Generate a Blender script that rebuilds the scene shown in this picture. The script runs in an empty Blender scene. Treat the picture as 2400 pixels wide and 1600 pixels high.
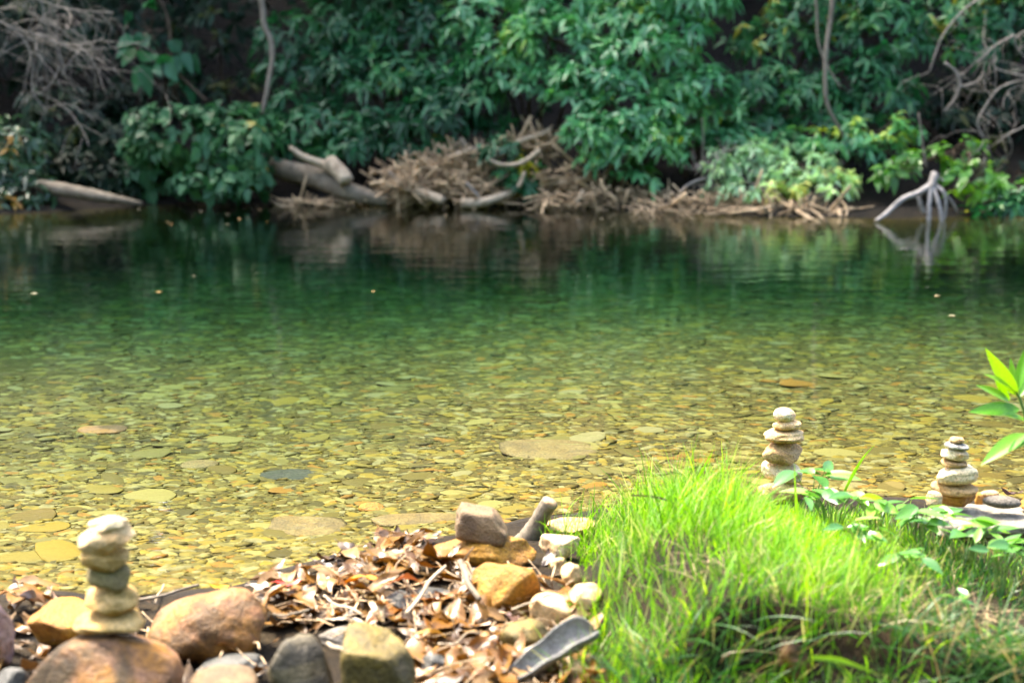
import bpy, bmesh, math, random
import numpy as np
from mathutils import Vector, Matrix
R = math.radians
rng = np.random.default_rng(11)
random.seed(11)
scene = bpy.context.scene
COL = scene.collection

# ------------------------------------------------------------------ camera
W, H, LENS = 2400, 1600, 50.0
F = W * LENS / 36.0
CAM_H, PITCH = 1.25, R(11.4)
cd = bpy.data.cameras.new('camera')
cam = bpy.data.objects.new('camera', cd)
COL.objects.link(cam)
cam.location = (0, 0, CAM_H)
cam.rotation_euler = (math.pi / 2 - PITCH, 0, 0)
cd.lens, cd.sensor_width, cd.clip_start, cd.clip_end = LENS, 36, 0.05, 400
cd.dof.use_dof = True
cd.dof.focus_distance = 4.25
cd.dof.aperture_fstop = 2.35
scene.camera = cam

# ------------------------------------------------------------------ sky, sun, exposure
SUN_EL, SUN_AZ = R(62), R(-48)          # azimuth from +Y, towards +X positive
world = bpy.data.worlds.new('World')
scene.world = world
world.use_nodes = True
wn = world.node_tree.nodes
bg = wn['Background']
sky = wn.new('ShaderNodeTexSky')
sky.sky_type = 'NISHITA'
sky.sun_disc = False
sky.sun_elevation = SUN_EL
sky.sun_rotation = SUN_AZ
sky.dust_density = 4.0
sky.ozone_density = .6
world.node_tree.links.new(sky.outputs[0], bg.inputs[0])
bg.inputs[1].default_value = 0.15
sd = bpy.data.lights.new('sun', 'SUN')
sd.energy, sd.angle, sd.color = 2.7, R(13), (1.0, 0.90, 0.74)
sun = bpy.data.objects.new('sun', sd)
COL.objects.link(sun)
sdir = Vector((math.cos(SUN_EL) * math.sin(SUN_AZ), math.cos(SUN_EL) * math.cos(SUN_AZ), math.sin(SUN_EL)))
sun.rotation_euler = (-sdir).to_track_quat('-Z', 'Y').to_euler()
sun.location = sdir * 30
vs = scene.view_settings
vs.view_transform, vs.look, vs.gamma, vs.exposure = 'Standard', 'None', 1.0, 2.7
vs.use_curve_mapping = False
scene.render.engine = 'CYCLES'
cy = scene.cycles
cy.use_denoising = True
cy.max_bounces, cy.transparent_max_bounces = 8, 12
cy.diffuse_bounces, cy.glossy_bounces, cy.transmission_bounces = 4, 3, 4
cy.caustics_reflective = cy.caustics_refractive = False
cy.sample_clamp_indirect = 6.0

# ------------------------------------------------------------------ pixel <-> world helpers (2400 x 1600 frame)
FWD = np.array([0, math.cos(PITCH), -math.sin(PITCH)])
UPV = np.array([0, math.sin(PITCH), math.cos(PITCH)])
def ray(px, py):
    return FWD + np.array([1, 0, 0]) * ((px - 1200) / F) + UPV * ((800 - py) / F)
def at(px, py, Y):
    r = ray(px, py); t = Y / r[1]
    return np.array([r[0] * t, Y, CAM_H + r[2] * t])
def on(px, py, z=0.0):
    r = ray(px, py); t = (z - CAM_H) / r[2]
    return np.array([r[0] * t, r[1] * t, z])
S = 2400 / 2352.0
def o_at(px, py, Y): return at(px * S, py * S, Y)
def mpp(Y): return Y / math.cos(PITCH) / F          # metres per source pixel at depth Y (roughly)
def sst(a, b, x):
    t = np.clip((x - a) / (b - a), 0, 1)
    return t * t * (3 - 2 * t)

class SNoise:                                      # smooth noise: a sum of random sine waves
    def __init__(self, seed, n=14, f0=1.0, f1=4.0):
        r = np.random.default_rng(seed)
        d = r.normal(size=(n, 3)); d /= np.linalg.norm(d, axis=1)[:, None]
        f = np.exp(r.uniform(np.log(f0), np.log(f1), n))
        self.k = d * f[:, None]; self.p = r.uniform(0, 6.28, n); self.a = 1 / f ** 0.8
        self.a /= np.sqrt((self.a ** 2).sum())
    def __call__(self, P):
        return np.sin(P @ self.k.T * 2 + self.p) @ self.a

# ------------------------------------------------------------------ terrain
ns_px = [(-700, 1400), (-200, 1395), (0, 1392), (330, 1390), (560, 1375), (800, 1318), (1000, 1262), (1250, 1215), (1500, 1185),
         (1800, 1165), (2100, 1165), (2400, 1172), (2900, 1180)]
NS = np.array([on(*p)[:2] for p in ns_px])
fs_px = [(-900, 508), (-300, 505), (0, 500), (330, 480), (640, 478), (900, 476), (1300, 482), (1500, 498), (2000, 508), (2400, 512), (3200, 515)]
FS = np.array([on(*p)[:2] for p in fs_px])
tn1, tn2, tn3 = SNoise(1, 14, 0.3, 1.2), SNoise(2, 16, 1.5, 6), SNoise(3, 20, 6, 22)
def near_y(x): return np.interp(x, NS[:, 0], NS[:, 1]) + 0.02 * np.sin(x * 9) + 0.015 * np.sin(x * 23 + 1)
def far_y(x): return np.interp(x, FS[:, 0], FS[:, 1]) + 0.12 * np.sin(x * 2.1) + 0.05 * np.sin(x * 5.7)
def height(x, y):
    x = np.asarray(x, float); y = np.asarray(y, float)
    P = np.stack([x, y, 0 * x], -1)
    d = y - near_y(x)
    e = far_y(x) - y
    bed = -np.interp(d, [0, .25, .8, 1.8, 3.2, 4.6, 6, 8], [0, .022, .048, .085, .175, .28, .38, .44])
    bed = np.maximum(bed, -e * 0.7)
    bed = bed + 0.010 * tn2(P) * sst(0.1, .6, d) * (1 - .75 * sst(2, 4.5, d))
    b = -d
    bank = np.interp(b, [0, .12, .4, 1.0, 2, 6], [0, .03, .045, .05, .06, .1])
    bank = bank + 0.008 * tn2(P) * sst(0, .3, b) + .006 * tn3(P) * sst(0, .2, b)
    hum = sst(.10, .42, x + .06 * np.sin(y * 7)) * sst(2.46, 2.55, y + .04 * np.sin(x * 9)) * sst(3.7, 3.1, y)
    hum = hum * np.interp(x, [0, .38, .75, 1.15, 3], [.17, .17, .085, .03, .03])
    mound = .055 * np.exp(-(((x + .18) / .36) ** 2 + ((y - 3.12) / .30) ** 2))
    bank = bank + hum * (1 + .15 * tn2(P)) + mound
    bank = bank + np.interp(y, [-30, -14, -6, -3, -1.2], [19, 14, 7.5, 3.4, 0])  # unseen rise behind the camera, shaped to block low sky light
    far = np.interp(-e, [0, .15, .6, 2, 5, 12, 40], [0, .04, .12, .6, 2.2, 7, 14]) + .06 * tn1(P) * sst(.1, 1, -e) + .03 * tn2(P) * sst(0, .4, -e)
    z = np.where(d < 0, bank, np.where(e < 0, far, np.minimum(bed, -0.0)))
    return z
def hz(x, y): return float(height(np.array([x]), np.array([y]))[0])
def gnd(px, py, lift=0.0):
    z = 0.05
    for _ in range(12):
        p = on(px, py, z + lift); z = 0.5 * z + 0.5 * hz(p[0], p[1])
    return on(px, py, z + lift)

# ------------------------------------------------------------------ mesh helpers
def mesh_np(name, V, tris=None, quads=None, rnd=None, smooth=True):
    me = bpy.data.meshes.new(name)
    V = np.ascontiguousarray(V, np.float32)
    T = np.zeros((0, 3), np.int32) if tris is None else np.asarray(tris, np.int32).reshape(-1, 3)
    Q = np.zeros((0, 4), np.int32) if quads is None else np.asarray(quads, np.int32).reshape(-1, 4)
    me.vertices.add(len(V)); me.vertices.foreach_set('co', V.ravel())
    nl = T.size + Q.size
    me.loops.add(nl)
    me.loops.foreach_set('vertex_index', np.concatenate([T.ravel(), Q.ravel()]))
    me.polygons.add(len(T) + len(Q))
    ls = np.concatenate([np.arange(len(T)) * 3, T.size + np.arange(len(Q)) * 4]).astype(np.int32)
    me.polygons.foreach_set('loop_start', ls)
    if rnd is not None:
        a = me.attributes.new('rnd', 'FLOAT', 'POINT')
        a.data.foreach_set('value', np.ascontiguousarray(rnd, np.float32))
    me.update(calc_edges=True)
    me.validate()
    me.polygons.foreach_set('use_smooth', np.full(len(me.polygons), smooth, bool))
    return me
def obj(name, me, mat=None, parent=None, loc=None, **props):
    o = bpy.data.objects.new(name, me)
    COL.objects.link(o)
    if mat is not None and me is not None and len(me.materials) == 0: me.materials.append(mat)
    if parent is not None: o.parent = parent
    if loc is not None: o.location = loc
    for k, v in props.items(): o[k] = v
    return o
def thing(name, label, category, loc=(0, 0, 0), group=None):
    o = bpy.data.objects.new(name, None)
    COL.objects.link(o)
    o.empty_display_size = .1
    o.location = tuple(float(c) for c in loc)
    o['label'], o['category'] = label, category
    if group: o['group'] = group
    return o
def norm(a): return a / np.maximum(np.linalg.norm(a, axis=-1, keepdims=True), 1e-9)

class Soup:                                        # collects vertex / tri / quad arrays into one mesh
    def __init__(self): self.V, self.T, self.Q, self.Rn, self.n = [], [], [], [], 0
    def add(self, V, T=None, Q=None, rnd=None):
        V = np.asarray(V, float).reshape(-1, 3)
        if T is not None and len(T): self.T.append(np.asarray(T).reshape(-1, 3) + self.n)
        if Q is not None and len(Q): self.Q.append(np.asarray(Q).reshape(-1, 4) + self.n)
        self.V.append(V); self.n += len(V)
        self.Rn.append(np.broadcast_to(np.asarray(0.5 if rnd is None else rnd, float), (len(V),)))
    def mesh(self, name, origin=(0, 0, 0), smooth=True):
        V = np.concatenate(self.V) - np.asarray(origin)
        return mesh_np(name, V, np.concatenate(self.T) if self.T else None, np.concatenate(self.Q) if self.Q else None,
                       np.concatenate(self.Rn), smooth)

def catmull(P, n):
    P = np.asarray(P, float)
    Q = np.vstack([2 * P[0] - P[1], P, 2 * P[-1] - P[-2]])
    out = []
    for i in range(len(P) - 1):
        p0, p1, p2, p3 = Q[i:i + 4]
        for t in np.linspace(0, 1, n, endpoint=False):
            out.append(.5 * ((2 * p1) + (p2 - p0) * t + (2 * p0 - 5 * p1 + 4 * p2 - p3) * t * t + (3 * p1 - p0 - 3 * p2 + p3) * t ** 3))
    out.append(P[-1])
    return np.array(out)
def tube(P, r0, r1=None, sides=7, sub=4, knob=0.0, seed=0, radii=None):
    """tapered tube along smoothed points: V, quads, tris (closed ends)"""
    P = catmull(P, sub) if sub > 1 else np.asarray(P, float)
    n = len(P)
    r1 = r0 if r1 is None else r1
    rad = np.linspace(r0, r1, n) if radii is None else np.interp(np.linspace(0, 1, n), np.linspace(0, 1, len(radii)), radii)
    rr = np.random.default_rng(seed)
    tan = norm(np.gradient(P, axis=0))
    ref = np.array([0.3, 0.2, 1.0]) if abs(tan[0][2]) < .9 else np.array([1.0, .2, 0])
    u = norm(np.cross(tan, ref)); v = np.cross(tan, u)
    a = np.arange(sides) / sides * 2 * math.pi
    k = 1 + knob * rr.normal(size=(n, sides))
    V = P[:, None] + (u[:, None] * np.cos(a)[None, :, None] + v[:, None] * np.sin(a)[None, :, None]) * (rad[:, None] * k)[..., None]
    V = V.reshape(-1, 3)
    i = np.arange(n - 1)[:, None] * sides; j = np.arange(sides)[None]; j2 = (j + 1) % sides
    Q = np.stack([i + j, i + j2, i + sides + j2, i + sides + j], -1).reshape(-1, 4)
    c0, c1 = len(V), len(V) + 1
    V = np.vstack([V, P[0] - tan[0] * rad[0] * .15, P[-1] + tan[-1] * rad[-1] * .15])
    T = [(c0, b, a_) for a_, b in zip(range(sides), list(range(1, sides)) + [0])]
    base = (n - 1) * sides
    T += [(c1, base + a_, base + b) for a_, b in zip(range(sides), list(range(1, sides)) + [0])]
    return V, np.array(T), Q

_ICO = {}
def ico(sub):
    if sub not in _ICO:
        bm = bmesh.new(); bmesh.ops.create_icosphere(bm, subdivisions=sub, radius=1)
        V = np.array([v.co[:] for v in bm.verts]); T = np.array([[v.index for v in f.verts] for f in bm.faces])
        bm.free(); _ICO[sub] = (norm(V), T)
    return _ICO[sub]
def rock_shape(seed, sub=4, box=2.6, cuts=5, rough=.035, bumps=(), planes=()):
    """unit rock (about -1..1 in each axis): rounded block with worn facets"""
    D, T = ico(sub)
    rr = np.random.default_rng(seed)
    p = D / ((np.abs(D) ** box).sum(1) ** (1 / box))[:, None]
    n1, n2 = SNoise(seed + 5, 10, .5, 1.3), SNoise(seed + 9, 24, 2.2, 9)
    p = p * (1 + .10 * n1(D))[:, None]
    for _ in range(cuts):
        n = norm(rr.normal(size=3)); off = rr.uniform(.62, .9)
        p = p - n * (np.maximum(p @ n - off, 0) * .85)[:, None]
    for n, off in planes:
        n = norm(np.array(n, float)); p = p - n * (np.maximum(p @ n - off, 0) * .92)[:, None]
    for d, amp, wd in bumps:
        d = norm(np.array(d, float)); p = p + d * (amp * np.exp((D @ d - 1) / wd))[:, None]
    p = p * (1 + rough * n2(D))[:, None]
    if sub >= 4:
        n3 = SNoise(seed + 17, 26, 7, 20); p = p * (1 + rough * .22 * n3(D))[:, None]
    lo, hi = p.min(0), p.max(0)
    return (p - (lo + hi) / 2) / (hi - lo) * 2, T

# ------------------------------------------------------------------ materials
MATS = {}
class NT:
    def __init__(self, name):
        self.m = bpy.data.materials.new(name); self.m.use_nodes = True
        self.t = self.m.node_tree; self.t.nodes.clear()
        self.out = self.t.nodes.new('ShaderNodeOutputMaterial')
        MATS[name] = self.m
    def n(self, typ, **kw):
        nd = self.t.nodes.new('ShaderNode' + typ)
        for k, v in kw.items():
            if k.startswith('i_'):
                key = k[2:]; key = int(key) if key.isdigit() else key
                nd.inputs[key].default_value = v
            else: setattr(nd, k, v)
        return nd
    def l(self, a, b): self.t.links.new(a, b)
    def ramp(self, fac, stops, interp='LINEAR'):
        r = self.n('ValToRGB'); r.color_ramp.interpolation = interp
        el = r.color_ramp.elements
        while len(el) < len(stops): el.new(.5)
        for e, (p, c) in zip(el, stops): e.position = p; e.color = (*c, 1) if len(c) == 3 else c
        if fac is not None: self.l(fac, r.inputs[0])
        return r
    def noise(self, vec, scale, detail=5, rough=.55, dist=0.0):
        n = self.n('TexNoise'); n.inputs['Scale'].default_value = scale; n.inputs['Detail'].default_value = detail
        n.inputs['Roughness'].default_value = rough; n.inputs['Distortion'].default_value = dist
        if vec is not None: self.l(vec, n.inputs['Vector'])
        return n
    def mix(self, typ, fac, a, b):
        n = self.n('Mix', data_type='RGBA', blend_type=typ)
        for s, v in ((n.inputs[0], fac), (n.inputs[6], a), (n.inputs[7], b)):
            if hasattr(v, 'is_linked') or hasattr(v, 'links'): self.l(v, s)
            else: s.default_value = v if not isinstance(v, tuple) else ((*v, 1) if len(v) == 3 else v)
        return n.outputs[2]
def shifted_coords(t, per_object=True):
    tc = t.n('TexCoord')
    if not per_object: return tc.outputs['Object']
    oi = t.n('ObjectInfo')
    mp = t.n('VectorMath', operation='MULTIPLY_ADD')
    t.l(oi.outputs['Random'], mp.inputs[0]); mp.inputs[1].default_value = (37, 51, 23); t.l(tc.outputs['Object'], mp.inputs[2])
    return mp.outputs[0]
def rock_mat(name, base, patch, dark, speck=(.6, .5, .38), scale=9, dark_amt=.5, rough=.62, bands=0.0, light_amt=.35):
    t = NT(name)
    co = shifted_coords(t)
    n1 = t.noise(co, scale, 6, .6, .4); n2 = t.noise(co, scale * 2.3, 7, .62, .2); n3 = t.noise(co, scale * 11, 4, .6); n4 = t.noise(co, scale * .55, 4, .5, .6)
    c = t.mix('MIX', t.ramp(n1.outputs[0], [(.45, (0, 0, 0)), (.55, (1, 1, 1))]).outputs[0], base, patch)
    c = t.mix('MIX', t.ramp(n2.outputs[0], [(.52, (0, 0, 0)), (.68, (light_amt,) * 3)]).outputs[0], c, speck)
    c = t.mix('MIX', t.ramp(n4.outputs[0], [(.48, (0, 0, 0)), (.58, (dark_amt,) * 3)]).outputs[0], c, dark)
    c = t.mix('MULTIPLY', .65, c, t.ramp(n3.outputs[0], [(.36, (.35, .32, .28)), (.60, (1.2, 1.18, 1.12))]).outputs[0])
    h = n3.outputs[0]
    if bands:
        w = t.n('TexWave', wave_type='BANDS', bands_direction='Z'); w.inputs['Scale'].default_value = bands
        w.inputs['Distortion'].default_value = 4; w.inputs['Detail'].default_value = 3
        t.l(co, w.inputs['Vector'])
        c = t.mix('MIX', t.ramp(w.outputs[0], [(.2, (.65,) * 3), (.6, (0, 0, 0))]).outputs[0], c, dark)
    p = t.n('BsdfPrincipled'); t.l(c, p.inputs['Base Color']); p.inputs['Roughness'].default_value = rough
    p.inputs['Specular IOR Level'].default_value = .35
    ad = t.n('Math', operation='MULTIPLY_ADD'); t.l(n2.outputs[0], ad.inputs[0]); ad.inputs[1].default_value = 1.6; t.l(h, ad.inputs[2])
    b = t.n('Bump'); b.inputs['Strength'].default_value = .8; b.inputs['Distance'].default_value = .006
    t.l(ad.outputs[0], b.inputs['Height']); t.l(b.outputs[0], p.inputs['Normal'])
    t.l(p.outputs[0], t.out.inputs[0])
    return t.m
def leaf_mat(name, stops, trans=.35, rough=.34, spec=.6, src='attr', tcol=1.5, veins=False):
    t = NT(name)
    if src == 'attr': f = t.n('Attribute', attribute_name='rnd').outputs['Fac']
    else: f = t.n('ObjectInfo').outputs['Random']
    c = t.ramp(f, stops).outputs[0]
    tc = t.n('TexCoord')
    nz = t.noise(tc.outputs['Object'], 26, 4, .6)
    c = t.mix('MULTIPLY', .5, c, t.ramp(nz.outputs[0], [(.3, (.6, .6, .55)), (.65, (1.15, 1.15, 1.1))]).outputs[0])
    p = t.n('BsdfPrincipled'); t.l(c, p.inputs['Base Color'])
    p.inputs['Roughness'].default_value = rough; p.inputs['Specular IOR Level'].default_value = spec
    if trans > 0:
        tr = t.n('BsdfTranslucent')
        hs = t.n('HueSaturation'); hs.inputs['Hue'].default_value = .485; hs.inputs['Saturation'].default_value = 1.15; hs.inputs['Value'].default_value = tcol
        t.l(c, hs.inputs['Color']); t.l(hs.outputs[0], tr.inputs[0])
        mx = t.n('MixShader'); mx.inputs[0].default_value = trans
        t.l(p.outputs[0], mx.inputs[1]); t.l(tr.outputs[0], mx.inputs[2]); t.l(mx.outputs[0], t.out.inputs[0])
    else: t.l(p.outputs[0], t.out.inputs[0])
    return t.m
def wood_mat(name, c1, c2, dark, scale=30, rough=.75, stretch=8.0, src=None):
    t = NT(name)
    co = shifted_coords(t)
    n1 = t.noise(co, scale, 6, .65, .8); n2 = t.noise(co, scale * 4, 4, .6); n3 = t.noise(co, scale * .3, 3, .5)
    c = t.mix('MIX', t.ramp(n1.outputs[0], [(.35, (0, 0, 0)), (.65, (1, 1, 1))]).outputs[0], c1, c2)
    c = t.mix('MIX', t.ramp(n3.outputs[0], [(.5, (0, 0, 0)), (.7, (.7,) * 3)]).outputs[0], c, dark)
    if src == 'attr':
        at_ = t.n('Attribute', attribute_name='rnd')
        c = t.mix('MULTIPLY', .8, c, t.ramp(at_.outputs['Fac'], [(0, (.35, .3, .26)), (.5, (.9, .85, .8)), (1, (1.5, 1.4, 1.3))]).outputs[0])
    c = t.mix('MULTIPLY', .6, c, t.ramp(n2.outputs[0], [(.3, (.45, .42, .4)), (.6, (1.1, 1.1, 1.1))]).outputs[0])
    p = t.n('BsdfPrincipled'); t.l(c, p.inputs['Base Color']); p.inputs['Roughness'].default_value = rough
    p.inputs['Specular IOR Level'].default_value = .25
    b = t.n('Bump'); b.inputs['Strength'].default_value = .9; b.inputs['Distance'].default_value = .012
    t.l(n1.outputs[0], b.inputs['Height']); t.l(b.outputs[0], p.inputs['Normal'])
    t.l(p.outputs[0], t.out.inputs[0])
    return t.m
def soil_mat(name, stops, scale, rough=.9, bump=.01):
    t = NT(name)
    tc = t.n('TexCoord')
    n1 = t.noise(tc.outputs['Object'], scale, 8, .65, .3); n2 = t.noise(tc.outputs['Object'], scale * 7, 5, .6)
    c = t.ramp(n1.outputs[0], stops).outputs[0]
    c = t.mix('MULTIPLY', .7, c, t.ramp(n2.outputs[0], [(.3, (.35, .33, .3)), (.65, (1.25, 1.2, 1.15))]).outputs[0])
    p = t.n('BsdfPrincipled'); t.l(c, p.inputs['Base Color']); p.inputs['Roughness'].default_value = rough
    p.inputs['Specular IOR Level'].default_value = .2
    b = t.n('Bump'); b.inputs['Strength'].default_value = .8; b.inputs['Distance'].default_value = bump
    t.l(n2.outputs[0], b.inputs['Height']); t.l(b.outputs[0], p.inputs['Normal'])
    t.l(p.outputs[0], t.out.inputs[0])
    return t.m
def stone_ramp_mat(name, src):                     # creek bed pebbles, one colour for each
    t = NT(name)
    f = t.n('Attribute', attribute_name='rnd').outputs['Fac'] if src == 'attr' else t.n('ObjectInfo').outputs['Random']
    c = t.ramp(f, [(0, (0.056, 0.046, 0.011)), (.10, (0.094, 0.075, 0.016)), (.24, (0.153, 0.121, 0.023)), (.38, (0.123, 0.106, 0.029)), (.52, (0.175, 0.127, 0.016)),
                   (.64, (0.190, 0.163, 0.049)), (.77, (0.100, 0.072, 0.013)), (.86, (0.174, 0.155, 0.066)), (.95, (0.187, 0.098, 0.014)), (1, (0.246, 0.221, 0.108))], 'CONSTANT').outputs[0]
    tc = t.n('TexCoord')
    nz = t.noise(tc.outputs['Object'], 30, 5, .6, .3)
    c = t.mix('MULTIPLY', .8, c, t.ramp(nz.outputs[0], [(.3, (.45, .45, .4)), (.62, (1.15, 1.12, 1.05))]).outputs[0])
    p = t.n('BsdfPrincipled'); t.l(c, p.inputs['Base Color']); p.inputs['Roughness'].default_value = .7
    p.inputs['Specular IOR Level'].default_value = .15
    t.l(p.outputs[0], t.out.inputs[0])
    return t.m

M_soil = soil_mat('bank_soil', [(.3, (0.004, 0.003, 0.002)), (.5, (0.014, 0.009, 0.003)), (.7, (0.031, 0.020, 0.006))], 14)
M_farsoil = soil_mat('far_soil', [(.3, (0.005, 0.004, 0.003)), (.55, (0.013, 0.010, 0.006)), (.75, (0.032, 0.023, 0.013))], 6, bump=.02)
M_hill = soil_mat('sky_blocking_slope', [(.3, (.010, .016, .006)), (.5, (.025, .045, .014)), (.7, (.05, .08, .025))], 3)  # for the bare out-of-view slope added to cut sky fill
M_bed = soil_mat('bed_gravel', [(.3, (0.030, 0.022, 0.004)), (.5, (0.077, 0.058, 0.011)), (.7, (0.146, 0.106, 0.023))], 30, bump=.004)
M_peb = stone_ramp_mat('bed_pebble', 'attr'); M_stone = stone_ramp_mat('bed_stone', 'obj')

# ------------------------------------------------------------------ ground sheets
def sheet(name, f_lo, f_hi, nx, ny, x0, x1, mat, power=1.0, **props):
    u = np.linspace(0, 1, nx); v = np.linspace(0, 1, ny) ** power
    if power == 0: v = np.linspace(0, 1, ny)
    X = (x0 + (x1 - x0) * u)[None, :].repeat(ny, 0)
    lo, hi = f_lo(X[0]), f_hi(X[0])
    Y = lo[None] + (hi - lo)[None] * v[:, None]
    Z = height(X, Y)
    V = np.stack([X, Y, Z], -1).reshape(-1, 3)
    i = np.arange(ny - 1)[:, None] * nx; j = np.arange(nx - 1)[None]
    Q = np.stack([i + j, i + j + 1, i + nx + j + 1, i + nx + j], -1).reshape(-1, 4)
    return obj(name, mesh_np(name, V, None, Q), mat, **props)
near_bank = sheet('near_bank', lambda x: np.full_like(x, -30), lambda x: np.full_like(x, 1.8), 120, 60, -40, 40, M_hill, kind='structure')
nb2 = sheet('near_bank', lambda x: np.full_like(x, 1.8), near_y, 560, 110, -8, 8, M_soil, kind='structure')
near_bank, nb_back = nb2, near_bank
nb_back.name = 'ground'  # sheet behind the camera, with the added sky-blocking rise
creek_bed = sheet('creek_bed', near_y, far_y, 320, 200, -20, 20, M_bed, kind='structure')
far_bank = sheet('far_bank', far_y, lambda x: np.full_like(x, 60), 300, 220, -40, 40, M_farsoil, power=2.2, kind='structure')

# ------------------------------------------------------------------ water
def water():
    t = NT('creek_water')
    tc = t.n('TexCoord')
    mp = t.n('Mapping'); mp.inputs['Scale'].default_value = (.8, 3.2, 1); t.l(tc.outputs['Object'], mp.inputs[0])
    n1 = t.noise(mp.outputs[0], 1.3, 2, .5, .3); n2 = t.noise(mp.outputs[0], 4.6, 2, .5, .2)
    a = t.n('Math', operation='MULTIPLY_ADD'); t.l(n2.outputs[0], a.inputs[0]); a.inputs[1].default_value = .40; t.l(n1.outputs[0], a.inputs[2])
    b = t.n('Bump'); b.inputs['Strength'].default_value = 1.0; b.inputs['Distance'].default_value = .0042
    t.l(a.outputs[0], b.inputs['Height'])
    fr = t.n('Fresnel'); fr.inputs[0].default_value = 1.33; t.l(b.outputs[0], fr.inputs['Normal'])
    tp = t.n('BsdfTransparent'); tp.inputs[0].default_value = (.97, .99, .97, 1)
    gl = t.n('BsdfGlossy'); gl.inputs['Roughness'].default_value = .02; gl.inputs[0].default_value = (1, 1, 1, 1); t.l(b.outputs[0], gl.inputs['Normal'])
    mx = t.n('MixShader'); t.l(fr.outputs[0], mx.inputs[0]); t.l(tp.outputs[0], mx.inputs[1]); t.l(gl.outputs[0], mx.inputs[2])
    t.l(mx.outputs[0], t.out.inputs['Surface'])
    va = t.n('VolumeAbsorption'); va.inputs[0].default_value = (.26, .60, .56, 1); va.inputs[1].default_value = 1.65
    t.l(va.outputs[0], t.out.inputs['Volume'])
    x0, x1, y0, y1, zb = -19.5, 19.5, 2.2, 13.4, -2.2
    V = [(x0, y0, zb), (x1, y0, zb), (x1, y1, zb), (x0, y1, zb), (x0, y0, 0), (x1, y0, 0), (x1, y1, 0), (x0, y1, 0)]
    Q = [(3, 2, 1, 0), (4, 5, 6, 7), (0, 1, 5, 4), (1, 2, 6, 5), (2, 3, 7, 6), (3, 0, 4, 7)]
    return obj('water', mesh_np('water', V, None, Q, smooth=False), t.m, kind='structure')
water()

# ------------------------------------------------------------------ creek bed stones: 300 largest as parts, the rest as one mass
def bed_stones():
    protos = []
    for k in range(10):
        p, T = rock_shape(900 + k, 2, 3.0, 6, .06)
        protos.append((p, T, mesh_np('stone', p, T)))
    for _, _, m in protos: m.materials.append(M_stone)
    # scatter
    big = []
    tries = 0
    while len(big) < 300 and tries < 20000:
        tries += 1
        px, py = rng.uniform(-60, 2460), 800 + 560 * rng.random() ** .75
        p = on(px, py, -.08)
        x, y = p[0], p[1]
        d = y - near_y(x)
        if d < .06: continue
        z = hz(x, y)
        s = rng.uniform(.022, .05) * (1.0 + .7 * (rng.random() < .18)) * (1 + max(0, y - 4.2) * .12)
        if s * .3 > d * .25 + .02: continue
        if any((x - q[0]) ** 2 + (y - q[1]) ** 2 < (.62 * (s + q[2])) ** 2 for q in big): continue
        big.append((x, y, s))
        o = bpy.data.objects.new('stone', protos[rng.integers(10)][2]); COL.objects.link(o); o.parent = creek_bed
        th = s * rng.uniform(.05, .11)
        th = min(th, max(.004, -z * .4))
        o.location = (x, y, z + th * .35); o.scale = (s, s * rng.uniform(.45, .8), th)
        o.rotation_euler = (rng.normal() * .06, rng.normal() * .06, rng.normal() * .5)
    # the mass of small pebbles
    hv, hT, _ = protos[0]
    sp = Soup()
    lo = []
    for k in range(8):
        p, T = rock_shape(950 + k, 1, 2.4, 3, .05)
        T = T[p[T].mean(1)[:, 2] > -.12]                  # the buried underside is left out
        us_, inv = np.unique(T, return_inverse=True); lo.append((p[us_], inv.reshape(-1, 3)))
    N = 34000
    n_done = 0
    Vs, Rn, Tt = [], [], []
    px = rng.uniform(-160, 2560, N * 2); py = 560 + 930 * rng.random(N * 2) ** .62
    rx = (px - 1200) / F; rd = (800 - py) / F
    ry = FWD[1] + rd * UPV[1]; rz = FWD[2] + rd * UPV[2]
    tt = (-.07 - CAM_H) / rz
    X, Y = rx * tt, ry * tt
    D = Y - near_y(X)
    sand = SNoise(93, 14, .5, 2.2)(np.stack([X, Y * 1.0, 0 * X], -1))
    ok = (D > .02) & (rng.random(len(X)) < np.clip(1.05 - .55 * np.maximum(sand - .5, 0) * 2, .15, 1)) & (Y < 11.3); X, Y, D = X[ok][:N], Y[ok][:N], D[ok][:N]
    nf = 9000                                       # farther, deeper part of the bed
    Yf = 6.6 + 5.2 * rng.random(nf); Xf = rng.uniform(-.46, .46, nf) * Yf
    okf = (Yf < far_y(Xf) - .3); Xf, Yf = Xf[okf], Yf[okf]
    X, Y = np.concatenate([X, Xf]), np.concatenate([Y, Yf])
    Z = height(X, Y)
    for i in range(len(X)):
        p, T = lo[i % 8]
        s = min(rng.lognormal(-4.78, .55), .026) * (1 + max(0, Y[i] - 4) * .28)
        a = rng.normal() * .7; c_, s_ = math.cos(a), math.sin(a)
        q = p * (s * rng.uniform(1, 1.5), s * rng.uniform(.45, .85), min(s * rng.uniform(.09, .18) * (1 if Y[i] < 5 else .6), max(.003, -Z[i] * .5)))
        V = np.stack([q[:, 0] * c_ - q[:, 1] * s_ + X[i], q[:, 0] * s_ + q[:, 1] * c_ + Y[i], q[:, 2] + Z[i] + .001], -1)
        sp.add(V, T, None, rng.random())
    obj('pebbles', sp.mesh('pebbles'), M_peb, creek_bed, kind='stuff')
bed_stones()

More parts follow.
